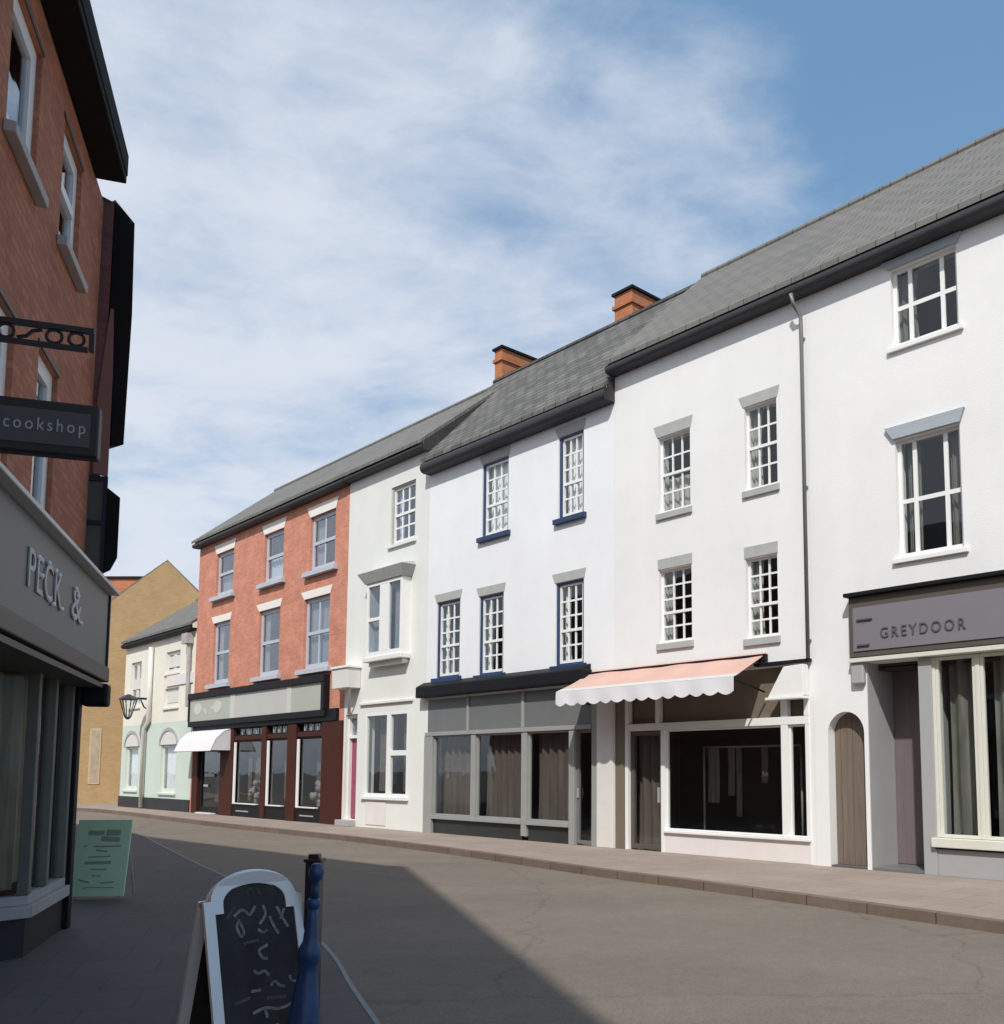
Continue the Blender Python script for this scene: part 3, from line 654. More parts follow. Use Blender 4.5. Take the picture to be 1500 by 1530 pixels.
part_box(h, 'handle', 'lightgrey', (-10.22, -10.19, .16, .198, 1.12, 1.2), parent=d)
part_box(h, 'door_frame', 'white_paint', (-10.758, -10.702, .1, .28, .18, 3.19), (-10.138, -10.082, .1, .28, .18, 3.19), (-10.70, -10.14, .1, .28, 2.505, 2.6), (-10.70, -10.14, .1, .28, 3.1, 3.19))
part_box(h, 'fanlight', 'glass_sky', (-10.70, -10.14, .2, .205, 2.6, 3.1), bevel=0)
part_box(h, 'doorstep', 'lightgrey', (-10.80, -10.05, -.25, .3, .002, .17), bevel=.012)
roof(h, u0, u1, 10.28, 13.0, 3., m='slate'); eaves(h, u0, u1, 10.14, 10.27, .27)
mb = MB(h['u']); mb.prism_yz([(-.225, 10.10), (-.225, 10.335), (2.0, 12.168), (2.0, 10.9), (.6, 10.10)], u1 + .001, u1 + .016); mb.build('slate_verge', 'slate_dark', h['o'])
# white projecting box on its corner
wb = thing('wall_box', 'square white box on a slanted bracket beside the brick shop', 'box', RW(-10.9, 0), ROT)
S = {'o': wb, 'u': -10.9}
part_box(S, 'box_body', 'offwhite_paint', (-10.86, -9.95, -.42, -.004, 3.93, 4.50), bevel=.015)
part_box(S, 'box_lid', 'white_paint', (-10.9, -9.91, -.46, -.004, 4.503, 4.57), bevel=.01)
mb = MB(-10.9); mb.loft([(-10.0, -.38, 3.925), (-9.96, -.38, 3.925), (-9.96, -.30, 3.925), (-10.0, -.30, 3.925)], [(-10.5, -.10, 3.2), (-10.46, -.10, 3.2), (-10.46, -.006, 3.2), (-10.5, -.006, 3.2)])
mb.build('bracket', 'sill_grey', wb)

# ================================================================== brick shop
h = house('brick_house', 'three storey salmon brick house with white splayed lintels over the brown shopfront', 'house', -22.35); u0, u1 = -22.35, -10.854
EB = 10.12
fy = .0
up = [(-20.68, -19.14, 7.98, 9.62), (-16.62, -15.16, 7.90, 9.62), (-13.3, -11.68, 7.80, 9.58)]
lo = [(-20.72, -19.25, 4.72, 7.0), (-16.84, -15.26, 4.72, 6.98), (-13.55, -11.9, 4.72, 6.96)]
ops = up + lo + [(-22.1, -11.15, 0, 3.42)]
mb = MB(h['u']); wall_grid(mb, u0, u1, 0, EB, ops); shell(mb, u0, u1, EB, 10.28, 13.0, 3., 6.2); mb.build('wall', 'brick', h['o'])
room(h, u0, u1, [3.55, 7.4, EB], 1.3)
for i, (a, b, c, d) in enumerate(up + lo):
    window(h, a, b, c, d, 2 if i in (2, 5) else 1, 2, fm='bluegrey_paint', bar=.07, fw=.13, rec=.09, sill='bluegrey_paint', sill_h=.16, sill_out=.16, sill_side=.22, lintel='white_lintel', lin_h=.34 if i < 3 else .26, splay=.22, curt=['half', 'half', 'left', 'sides', 'sides', 'full'][i], cm='curtain_grey' if i not in (1,) else 'curtain_white', glass='glass_mirror')
roof(h, u0 - .12, u1, 10.28, 13.0, 3., m='slate'); eaves(h, u0 - .1, u1, 10.11, 10.27, .27)
Mh = 'mahogany'
part_box(h, 'fascia_soffit', 'black', (-22.1, -11.15, -.1, .12, 3.05, 3.42), bevel=.01)
part_box(h, 'shop_post', Mh, (-22.1, -21.6, -.06, .16, 0, 3.045), (-19.55, -18.45, -.06, .16, 0, 3.045), (-16.2, -15.85, -.07, .16, .0, 3.045), (-14.32, -13.72, -.07, .16, 0, 3.045), (-12.05, -10.87, -.07, .16, 0, 3.045), bevel=.012)
part_box(h, 'transom_rail', Mh, (-18.448, -16.202, -.04, .12, 2.62, 2.76), (-15.848, -14.322, -.04, .12, 2.62, 2.76), (-13.718, -12.052, -.04, .12, 2.62, 2.76))
part_box(h, 'stall_riser', 'black', (-18.448, -16.202, -.03, .12, 0, .42), (-15.848, -14.322, -.03, .12, 0, .42), (-13.718, -12.052, -.03, .12, 0, .42))
part_box(h, 'riser_moulding', 'lightgrey', (-18.1, -17.1, -.045, -.031, .17, .21), (-13.4, -12.5, -.045, -.031, .17, .21), bevel=.003)
for a, b in ((-18.448, -16.202), (-15.848, -14.322), (-13.718, -12.052)):
    w = shop_glass(h, a, b, .425, 2.62, 'black', .07, .02, drape='strips', dm='curtain_brown', dy=.5)
    part_box(h, 'white_bead', 'white_paint', (a + .005, a + .13, -.035, .018, .43, 2.55), parent=w, bevel=.01)
    part_box(h, 'white_sill', 'offwhite_paint', (a + .15, b - .25, -.10, .018, .425, .465), parent=w, bevel=.006)
    t = shop_glass(h, a, b, 2.762, 3.045, 'black', .04, .03, name='transom_light')
    n = 3
    part_box(h, 'glazing_bar', 'lightgrey', *[(a + (b - a) * (k + 1) / (n + 1) - .025, a + (b - a) * (k + 1) / (n + 1) + .025, .0, .028, 2.8, 3.02) for k in range(n)], parent=t, bevel=.003)
d = shop_glass(h, -21.598, -19.552, .03, 2.9, 'black', .22, .04, name='shop_door', drape='strips', dm='curtain_brown', dy=.5)
part_box(h, 'notice', 'lightgrey', (-21.1, -20.2, .02, .035, 1.35, 1.45), (-21.15, -20.75, .02, .035, .98, 1.06), parent=d, bevel=.003)
part_box(h, 'door_mat', 'offwhite_paint', (-21.3, -19.9, -.2, .0, .004, .05), bevel=.003)
sg = thing('shop_sign', 'long sage green shop sign in a black frame with two pale discs', 'sign', RW(-22.35), ROT)
S = {'o': sg, 'u': -22.35}
part_box(S, 'sign_frame', 'black', (-22.4, -11.75, -.22, -.004, 4.24, 4.46), (-22.4, -11.75, -.18, -.004, 3.2, 3.40), (-22.4, -22.3, -.2, -.004, 3.40, 4.24), (-11.95, -11.75, -.2, -.004, 3.40, 4.24), bevel=.01)
part_box(S, 'sign_panel', 'sign_sage', (-22.298, -18.6, -.15, -.004, 3.402, 4.238), (-13.95, -11.952, -.15, -.004, 3.402, 4.238), bevel=0)
part_box(S, 'sign_panel', 'sign_sage_b', (-18.2, -14.25, -.15, -.004, 3.402, 4.238), bevel=0)
part_box(S, 'panel_joint', 'sign_disc', (-18.598, -18.202, -.165, -.004, 3.402, 4.238), (-13.952 - .296, -13.952, -.165, -.004, 3.402, 4.238), bevel=0)
for cx, cz, rx, rz in ((-21.55, 3.86, .36, .22), (-19.75, 3.86, .36, .22), (-20.2, 3.84, .12, .07)):
    mb = MB(-22.35); mb.prism_xz([(cx + rx * math.cos(2 * PI * k / 20), cz + rz * math.sin(2 * PI * k / 20)) for k in range(20)], -.158 - (.003 if rx < .2 else 0), -.1502); mb.build('emblem', 'sign_disc', sg)
mb = MB(-22.35); mb.prism_xz([(-20.95, 3.85), (-20.88, 3.87), (-20.72, 3.66), (-20.80, 3.64)], -.158, -.1502)
mb.build('emblem', 'sign_disc', sg)
# white awning over its side door
wa = thing('awning', 'small plain white awning over the dark door of the brick shop', 'awning', RW(-22.2), ROT)
mb = MB(-22.2)
pf = [(-.02, 3.06), (-.3, 2.96), (-.58, 2.68), (-.75, 2.28)]
mb.prism_yz(pf + [(y + .006, z - .02) for y, z in pf[::-1]], -22.1, -18.7)
mb.build('canvas', 'canvas_white', wa)
mb = MB(-22.2)
for x in (-22.09, -18.72):
    mb = MB(-22.2); mb.prism_yz([(-.02, 3.04), (-.3, 2.94), (-.58, 2.66), (-.74, 2.28), (-.02, 2.28)], x, x + .012); mb.build('end_flap', 'canvas_white', wa)
mb = MB(-22.2); mb.tube([(-22.1, -.745, 2.265), (-18.7, -.745, 2.265)], .02, 8); mb.build('front_bar', 'offwhite_paint', wa, True)
# two displays of pale balls in its windows
for uu, lab in ((-17.2, 'pale round flower heads in a vase in the wide left shop window'), (-12.75, 'pale round flower heads in a vase behind the glass nearest the white box')):
    f = thing('flower_vase', lab, 'flowers', RW(uu, -.3, 0), ROT, 'flower displays in the brick shop windows')
    mb = MB(); mb.lathe([(.10, .031), (.14, .2), (.1, .5), (.07, .62), (.09, .68)], (0, 0, 0), 16); mb.build('vase', 'vase', f, True)
    mb = MB()
    for k in range(18): mb.ball((random.uniform(-.34, .34), random.uniform(-.12, .1), random.uniform(.70, 1.2)), random.uniform(.05, .125))
    mb.build('flower_heads', 'flower', f, True)
    mb = MB()
    for k in range(5): mb.tube([(0, 0, .6), (random.uniform(-.2, .2), 0, .95)], .012, 5)
    mb.build('stems', 'dark_vent', f)

# ================================================================== low cream and mint house
h = house('cream_house', 'low cream house with a mint ground floor and black plinth', 'house', -30.4); u0, u1 = -30.4, -22.354
EC = 6.95
up = [(-29.65, -28.35, 4.3, 6.25), (-25.45, -23.95, 5.48, 6.35), (-25.45, -23.95, 4.1, 4.86)]
ar = [(-29.85, -28.25, .75, 2.6), (-25.6, -23.9, .7, 2.6)]
mb = MB(h['u']); wall_grid(mb, u0, u1, 3.5, EC, up); shell(mb, u0, u1, EC, 7.14, 9.45, 3., 5.6, over=.25); mb.build('wall', 'cream', h['o'])
mb = MB(h['u']); wall_grid(mb, u0, u1, .46, 3.499, ar)
mb.build('lower_wall', 'mint', h['o'])
part_box(h, 'plinth', 'plinth_black', (u0 - .02, u1, -.05, .3, 0, .458), bevel=.01)
room(h, u0, u1, [3.5, EC], 1.3)
for a, b, c, d in up:
    window(h, a, b, c, d, 2, 2, fm='offwhite_paint', bar=.3, fw=.12, rec=.08, sill='cream', sill_h=.1, curt='full', cm='curtain_white')
for a, b, c, d in ar:
    w = window(h, a, b, c, d, 1, 1, fm='offwhite_paint', fw=.12, rec=.09, curt='full', cm='curtain_white', sill='mint')
    mb = MB(h['u']); cx = (a + b) / 2; r = (b - a) / 2
    mb.prism_xz([(cx + (r + .05) * math.cos(PI * k / 14), d + .55 * math.sin(PI * k / 14)) for k in range(15)], -.02, -.002)
    mb.build('arch_head', 'offwhite_paint', w)
    mb = MB(h['u'])
    q = [(cx + (r + .05) * math.cos(PI * k / 14), d + .55 * math.sin(PI * k / 14)) for k in range(15)]; q2 = [(cx + (r + .16) * math.cos(PI * k / 14), d + .68 * math.sin(PI * k / 14)) for k in range(15)]
    for k in range(14): mb.prism_xz([q[k], q[k + 1], q2[k + 1], q2[k]], -.05, -.003)
    mb.build('arch_moulding', 'sill_grey', w)
mb = MB(h['u']); mb.tube([(-26.9, -.12, 6.7), (-26.9, -.1, 3.6), (-27.35, -.1, 3.3), (-27.35, -.1, .05)], .1, 8); mb.build('downpipe', 'offwhite_paint', h['o'], True)
mb = MB(h['u']); mb.tube([(-22.75, -.12, 6.8), (-22.75, -.1, 4.0)], .08, 8); mb.box(-23.15, -22.6, -.28, -.02, 6.45, 6.85); mb.build('hopper_pipe', 'sill_grey', h['o'])
part_box(h, 'plaque', 'pink_white', (-25.2, -22.5, -.05, -.002, 4.93, 5.36), bevel=.01, label='pale blank name board')
roof(h, u0, u1, 7.14, 9.45, 3., over=.25, m='slate', depth=6); eaves(h, u0, u1, 6.94, 7.13, .22, 'black')
lp = thing('wall_lantern', 'glass lantern hanging from an iron bracket on the cream house', 'lamp', RW(-27.2, 0), ROT)
mb = MB(); mb.tube([(0, -.01, 4.55), (0, -.75, 4.55)], .045, 8); mb.tube([(0, -.03, 4.1), (0, -.2, 4.2), (0, -.35, 4.5)], .03, 6); mb.box(-.1, .1, -.04, -.004, 3.95, 4.7); mb.build('bracket', 'dark_iron', lp, True)
mb = MB(); c = (0, -.82, 0)
mb.lathe([(.30, 4.46), (.40, 4.50), (.22, 4.62), (.06, 4.70)], c, 8); mb.lathe([(.10, 3.70), (.13, 3.76), (.05, 3.66)][::-1], c, 8)
for k in range(6):
    a = 2 * PI * k / 6; mb.tube([(.11 * math.cos(a), -.82 + .11 * math.sin(a), 3.74), (.33 * math.cos(a), -.82 + .33 * math.sin(a), 4.48)], .022, 5)
mb.build('lantern_frame', 'dark_iron', lp)
mb = MB(); mb.lathe([(.10, 3.76), (.31, 4.46)], c, 6); mb.build('lantern_glass', 'glass', lp)

# ================================================================== ochre gable at the bend and the brick house behind
GY = 46.6
oc = thing('gabled_house', 'plain ochre gabled house closing the end of the street', 'house', (-22, GY, 0), math.radians(22))
mb = MB()
gp = [(-4.6, 0), (4.1, 0), (4.1, 8.0), (.06, 12.06), (-.06, 12.06), (-4.6, 7.9)]
mb.prism_xz(gp, 0, 9); mb.build('wall', 'ochre', oc)
for sgn, e in ((-1, (-4.6, 7.9)), (1, (4.1, 8.0))):
    mb = MB(); mb.loft([(0, .02, 12.08), (e[0] + sgn * .2, .02, e[1] - .1), (e[0] + sgn * .2, 9.1, e[1] - .1), (0, 9.1, 12.08)], [(0, .02, 12.18), (e[0] + sgn * .2, .02, e[1]), (e[0] + sgn * .2, 9.1, e[1]), (0, 9.1, 12.18)])
    mb.build('roof', 'ochre' if False else 'slate', oc)
mb = MB(); mb.box(-3.05, -2.55, -.03, -.002, .9, 3.6); w = mb.build('window', 'ochre_pale', oc, bevel=.01)
mb = MB(); mb.box(-2.97, -2.63, -.038, -.031, 1.0, 3.5); mb.build('pane', 'ochre_dim', w)
ob = thing('brick_house', 'orange brick house with a flat black coping behind the ochre gable', 'house', (-27.3, 50.5, 0))
mb = MB(); mb.box(-5, 2.9, 0, 6, 0, 12.0); mb.build('wall', 'brick_orange', ob)
mb = MB(); mb.box(-5.1, 3.0, -.1, 6.1, 12.002, 12.12); mb.build('coping', 'black', ob)

# ================================================================== left: the shaded brick house. local x = v along the wall, y into the house
VL = Vector((-.32299, .94640)); LN = Vector((.94640, .32299))
LO = -2.04 * LN; LROT = math.atan2(VL.y, VL.x)
h = {'o': thing('brick_house', 'dark red brick house in shade over the grey shop with highlight-dotted lettering', 'house', (LO.x, LO.y, 0), LROT), 'u': 0.}
v0, v1 = -9., 11.0
EL = 7.82
wl = [(7.45, 8.3, 6.28, 7.45), (9.14, 9.92, 6.36, 7.48), (7.12, 8.0, 3.72, 5.03), (8.72, 9.42, 3.72, 5.16), (5.4, 6.25, 6.28, 7.42), (5.1, 5.95, 3.72, 5.03)]
mb = MB(); wall_grid(mb, v0, v1, 2.5, EL, wl, t=.3)
for a, b in ((v0 + .003, v0 + .25), (v1 - .25, v1 - .003)): mb.box(a, b, .303, 6, 0, EL)
mb.box(v0 + .26, v1 - .26, 5.75, 5.995, 0, EL)
mb.box(v0, 7.2, 0, .3, 0, 2.499)
mb.build('wall', 'brick_dark', h['o'])
mb = MB(); mb.box(v0 + .3, v1 - .3, 1.2, 1.25, 0, EL); mb.box(v0 + .3, v1 - .3, .32, 1.19, 3.5, 3.6); mb.box(v0 + .3, v1 - .3, .32, 1.19, 5.6, 5.7); mb.build('room_wall', 'room', h['o'])
for i, (a, b, c, d) in enumerate(wl):
    window(h, a, b, c, d, 1, 1 if i in (0, 4) else 2, fm='white_paint', bar=.06, fw=.15 if i in (0, 2, 3) else .13, rec=.045, sill='sill_grey', sill_h=.1, sill_out=.09, sill_side=.07, lintel='l_dark', lin_h=.045, splay=.05, curt='none', glass='glass_mirror')
mb = MB(); mb.box(v0, 10.55, -.29, -.001, EL - .02, EL + .06); mb.box(v0 + .01, 10.54, -.245, .3, EL + .065, EL + .29); mb.box(v0, 10.55, -.30, -.25, EL + .062, EL + .3); mb.build('eaves_board', 'black_matt', h['o'], bevel=.01)
mb = MB(); up = lambda p: (p[0], p[1], p[2] + .1)
A, B, C, D = (v0, -.27, EL + .3), (10.55, -.27, EL + .3), (10.55, 3, EL + 2.2), (v0, 3, EL + 2.2)
mb.loft([A, B, C, D], [up(q) for q in (A, B, C, D)])
A, B, C, D = (v0, 3.003, EL + 2.2), (10.9, 3.003, EL + 2.2), (10.9, 6.3, EL + .3), (v0, 6.3, EL + .3)
mb.loft([A, B, C, D], [up(q) for q in (A, B, C, D)]); mb.build('roof', 'slate_dark', h['o'])
# shopfront: two bays with a doorway between them
F = 'l_frame'
def shop_bay(pts, mull):
    """glazed faces along a plan polyline; posts at its corners and at the fractions given per face"""
    rz, gz, pz = MB(), MB(), MB()
    lz = MB(); bl = MB(); tr = MB()
    for (a, b), ms in zip(zip(pts, pts[1:]), mull):
        a, b = Vector(a), Vector(b); d = (b - a).normalized(); n = Vector((d.y, -d.x))       # n points to the street
        def quad(o0, o1, e=0.): return [tuple(a + n * o0 - d * e), tuple(b + n * o0 + d * e), tuple(b + n * o1 + d * e), tuple(a + n * o1 - d * e)]
        rz.prism_xy(quad(-.005, -.12), 0, .33); lz.prism_xy(quad(.05, -.12, .02), .335, .44); lz.prism_xy(quad(.01, -.12), .442, .52)
        gz.prism_xy(quad(-.05, -.056), .522, 2.5)
        bl.prism_xy(quad(-.30, -.305), .55, 2.45)
        for f in ms:
            c = a + (b - a) * f; w = .045
            q = [c - d * w, c + d * w]
            pz.prism_xy([tuple(q[0] + n * .01), tuple(q[1] + n * .01), tuple(q[1] - n * .08), tuple(q[0] - n * .08)], .522, 2.499)
    s = rz.build('stall_riser', 'plinth_black', h['o']); lz.build('shop_sill', 'sill_grey', h['o'], bevel=.006)
    w = pz.build('shop_window', 'l_pilaster', h['o'], bevel=.006); gz.build('pane', 'glass_dull', w); bl.build('blind', 'shop_blind_pale', w)
shop_bay([(8.98, .55), (9.37, .0), (10.86, .0)], [(.45,), (.03, .47, .97)])
shop_bay([(5.0, .0), (8.0, .0), (8.35, .5)], [(.0, .5, .97), (.5,)])
part_box(h, 'corner_post', 'black', (10.87, 11.03, -.05, .28, 0, 2.499), bevel=.01)
part_box(h, 'shop_ceiling', 'l_dark', (7.2, 10.86, .315, 1.18, 2.44, 2.497), bevel=0)
d = part_box(h, 'shop_door', 'black', (8.36, 8.97, .56, .62, .02, 2.5)); part_box(h, 'handle', 'l_rail', (8.45, 8.48, .50, .555, 1.0, 1.25), parent=d)
part_box(h, 'fascia_bracket', 'black', (10.93, 11.12, -.30, -.055, 2.26, 2.50), bevel=.03)
part_box(h, 'fascia_soffit', 'l_dark', (3.5, 11.02, -.25, .312, 2.45, 2.4985), bevel=0)
# the shop's sign
sg = thing('shop_sign', 'wide grey shop sign with letters dotted with painted highlights on the shaded brick house', 'sign', (LO.x, LO.y, 0), LROT)
S = {'o': sg, 'u': 0.}
part_box(S, 'sign_panel', 'l_grey', (3.5, 11.06, -.24, -.004, 2.68, 3.46), bevel=.006)
mb = MB(); mb.prism_yz([(-.004, 3.462), (-.34, 3.462), (-.34, 3.50), (-.25, 3.55), (-.004, 3.60)], 3.5, 11.12); mb.build('cornice', 'l_rail', sg, bevel=.008)
part_box(S, 'lower_rail', 'l_dark', (3.5, 11.08, -.28, -.004, 2.52, 2.678), bevel=.012)
part_box(S, 'end_board', 'navy_dark', (11.062, 11.10, -.26, -.004, 2.53, 3.455), bevel=.006)
def peck(txt, v, w, z, hh):
    o = lettering(txt, .5, 'letters_grey', sg, Matrix.Translation((v, -.249, z)) @ STAND, .006, 1.12, width=w, height=hh)
    return o
peck('PECK', 7.72, 1.10, 2.93, .30)
peck('&', 9.22, .42, 2.93, .30)
mb = MB()
for v, z in ((7.95, 3.2), (8.08, 3.08), (8.28, 3.22), (8.32, 2.95), (8.52, 3.21), (8.66, 3.2), (8.5, 2.93), (8.8, 2.94), (9.32, 3.21), (9.42, 3.16), (9.28, 2.96), (9.6, 2.94)):
    mb.ball((v, -.258, z), .02)
mb.build('lettering', 'letter_glints', sg, True)  # pale balls stand for spots of highlight on the letters

# hanging sign
hs = thing('hanging_sign', 'black hanging sign reading cookshop under a scrolled iron bracket', 'sign', (LO.x + VL.x * 6.2, LO.y + VL.y * 6.2, 0), LROT)
mb = MB(); mb.box(0, .10, -.93, -.05, 3.475, 3.80); mb.build('sign_box', 'sign_black', hs, bevel=.012)
mb = MB(); mb.box(-.006, -.001, -.885, -.08, 3.53, 3.74); mb.build('sign_face', 'sign_face', hs)
# facing the viewer: local -x; reading direction goes to -y
RS = Matrix(((0, 0, -1, 0), (-1, 0, 0, 0), (0, 1, 0, 0), (0, 0, 0, 1)))
lettering('cookshop', .1, 'letters_sign', hs, Matrix.Translation((-.008, -.43, 3.585)) @ RS, .003, 1.35, width=.43, height=.10)
mb = MB()
mb.box(.03, .06, -.87, 0, 4.262, 4.295); mb.box(.03, .06, -.84, 0, 4.145, 4.172); mb.box(.03, .06, -.875, -.845, 4.15, 4.261)
for y in (-.775, -.655, -.40, -.285, -.17, -.09):
    pts = [(.045, y + .042 * math.cos(2 * PI * k / 14), 4.217 + .042 * math.sin(2 * PI * k / 14)) for k in range(15)]
    mb.tube(pts, .010, 6, False)
mb.tube([(.045, -.59, 4.25), (.045, -.54, 4.235), (.045, -.51, 4.2), (.045, -.46, 4.185)], .011, 6)
mb.build('bracket', 'sign_black', hs)
mb = MB(); mb.box(-.02, .12, -.05, -.002, 3.4, 4.35); mb.build('wall_plate', 'sign_black', hs, bevel=.005)

# ================================================================== the dark house beyond the shaded corner
h2 = {'o': thing('jettied_house', 'dark maroon house with a black jutting upper storey past the shaded brick corner', 'house', (LO.x, LO.y, 0), LROT), 'u': 0.}
mb = MB(); mb.prism_xy([(11.04, -.10), (11.2, -.06), (31, 10.5), (30, 16), (11.04, 8)], 2.62, 7.84)
mb.prism_xy([(11.04, .06), (11.3, .16), (31, 10.7), (30, 15.9), (11.04, 7.9)], 0, 2.618); mb.build('wall', 'maroon', h2['o'])
jet = [(-.102, 7.9), (-.31, 7.66), (-.33, 6.6), (-.31, 5.12), (-.18, 5.10), (-.17, 6.0), (-.102, 6.7)]
mb = MB(); mb.loft([(11.06, y, z) for y, z in jet], [(11.6, y + .45, z) for y, z in jet]); mb.build('jetty', 'black_matt', h2['o'], bevel=.006)
mb = MB(); mb.prism_yz([(-.03, 4.76), (-.175, 4.74), (-.172, 5.9), (-.15, 6.62), (-.12, 6.62), (-.04, 5.6)], 11.02, 11.039); mb.build('pilaster', 'lit_wall', h2['o'])  # no real pilaster: sunlight on the wall put in as lighter brown
ow = MB()
for q in ((-.18, .10, 3.66, 3.72), (-.18, .10, 4.20, 4.25), (-.18, .10, 4.68, 4.735), (-.18, -.145, 3.722, 4.198), (-.18, -.145, 4.252, 4.678), (.06, .10, 3.722, 4.198), (.06, .10, 4.252, 4.678)): ow.box(11.005, 11.039, *q)
w = ow.build('window', 'navy_dark', h2['o'])
mb = MB(); mb.box(11.02, 11.03, -.145, .06, 3.722, 4.198); mb.box(11.02, 11.03, -.145, .06, 4.252, 4.678); mb.build('pane', 'l_frame', w)
bx = [(-.182, 4.62), (-.31, 4.52), (-.31, 3.86), (-.25, 3.72), (-.182, 3.68)]
mb = MB(); mb.loft([(11.02, y, z) for y, z in bx], [(11.5, y + .4, z) for y, z in bx]); mb.build('oriel_shade_side', 'black_matt', h2['o'], bevel=.006)  # side of the oriel, its shade put in as black
mb = MB(); mb.loft([(11.04, -.12, 7.842), (11.2, -.08, 7.842), (31, 10.5, 7.842), (30, 16, 7.842), (11.04, 8, 7.842)], [(11.04, 3.5, 9.3), (11.5, 3.6, 9.3), (30.5, 13, 9.3), (30.4, 13.4, 9.3), (11.04, 4.2, 9.3)]); mb.build('roof', 'slate_dark', h2['o'])

# ================================================================== things on the pavement
# chalkboard: two hinged leaves
AB = thing('pavement_chalkboard', 'white framed A-board with an arched top and chalked blackboard', 'sign board', (-1.96, 5.33, 0), math.radians(46))
HW, HZ, LEAN = .285, .885, .27
def leaf(sg):
    """frame of points: a along the width, b up the leaf, out = away from the other leaf. sg -1 front, +1 back"""
    L = math.hypot(HZ, LEAN); dy, dz = sg * LEAN / L, -HZ / L
    def to3(a, b, out):     # b measured from the hinge, positive up
        return (a, sg * .012 - b * dy + sg * out * HZ / L, HZ + -b * dz + out * LEAN / L)
    return to3, L
def arch_pts(hw, zsh, ra, rise, n=16):
    return [(-ra * math.cos(PI * k / n), zsh + rise * math.sin(PI * k / n)) for k in range(n + 1)]
def build_leaf(sg, dep=.025):
    to3, L = leaf(sg); mb = MB()
    fw = .058
    arch = sg < 0 or True
    n = 16
    outer = arch_pts(HW, .0, .245, .16); inner = arch_pts(HW, -.02, .18, .108)
    def slab(poly, o0, o1): mb.loft([to3(a, b, o0) for a, b in poly], [to3(a, b, o1) for a, b in poly])
    slab([(-HW, -L), (-HW + fw, -L), (-HW + fw, -.07), (-HW, 0)], 0, dep); slab([(HW, -L), (HW, 0), (HW - fw, -.07), (HW - fw, -L)], 0, dep)
    slab([(-HW, .0), (-HW + fw, -.07), (-.18, -.07), (-.18, -.02), (-.245, 0)], 0, dep)
    slab([(HW, .0), (.245, 0), (.18, -.02), (.18, -.07), (HW - fw, -.07)], 0, dep)
    for k in range(n): slab([outer[k], outer[k + 1], inner[k + 1], inner[k]], 0, dep)
    slab([(-HW + fw, -L + .10), (HW - fw, -L + .10), (HW - fw, -L + .16), (-HW + fw, -L + .16)], 0, dep)
    f = mb.build('leaf_frame', 'board_white', AB)
    mb = MB()
    mb.loft([to3(a, b, .004) for a, b in [(-HW + fw, -L + .16), (HW - fw, -L + .16), (HW - fw, -.07), (-HW + fw, -.07)]], [to3(a, b, .014) for a, b in [(-HW + fw, -L + .16), (HW - fw, -L + .16), (HW - fw, -.07), (-HW + fw, -.07)]])
    ip = [(.19, -.071), (-.19, -.071)][::-1]
    poly = [(-.18, -.07)] + inner + [(.18, -.07)]
    mb.loft([to3(a, b, .004) for a, b in poly], [to3(a, b, .014) for a, b in poly])
    return f, mb.build('blackboard', 'chalkboard', f), to3, L
f1, bb, T3, L = build_leaf(-1)
f2, bb2, _, _ = build_leaf(1)
# chalk strokes: picture fractions (0..1 across, 0..1 down the board)
def chalk(name, m, strokes, w):
    mb = MB()
    for s in strokes: ribbon(mb, [tuple(p) for p in smooth_line([Vector((-.2 + .4 * x, -.80 * y)) for x, y in s], 5)], w, lambda a, b, o: T3(a, b, .0145 + o))
    mb.build(name, m, f1)
chalk('chalk_lettering', 'chalk', [
    [(.20, .11), (.30, .075), (.36, .09), (.42, .11), (.50, .06)], [(.62, .06), (.64, .12), (.55, .18)], [(.82, .08), (.88, .15), (.95, .22)], [(.92, .10), (.86, .16)],
    [(.70, .14), (.74, .20), (.80, .26)], [(.26, .14), (.22, .19), (.27, .25), (.31, .22), (.27, .16)], [(.52, .22), (.58, .24), (.64, .23)],
    [(.62, .33), (.50, .36), (.54, .41), (.60, .42)], [(.40, .49), (.46, .51), (.54, .50), (.60, .53)], [(.34, .62), (.46, .62)], [(.62, .60), (.68, .58), (.74, .61), (.80, .62)], [(.90, .56), (.92, .59), (.98, .60)],
    [(.34, .76), (.50, .74), (.70, .76), (.90, .74)], [(.50, .74), (.52, .80)], [(.42, .87), (.46, .90), (.42, .94)], [(.52, .88), (.66, .86)]], .015)
chalk('chalk_lettering', 'chalk_faint', [[(.40, -.04), (.46, -.06), (.50, -.03)], [(.56, -.06), (.60, -.02)], [(.3, .3), (.5, .29)], [(.1, .68), (.3, .66)], [(.55, .68), (.8, .69)], [(.1, .12), (.2, .05)]], .016)
mb = MB(); mb.tube([(-HW, 0, HZ - .005), (HW, 0, HZ - .005)], .012, 8); mb.build('hinge', 'lightgrey', AB, True)
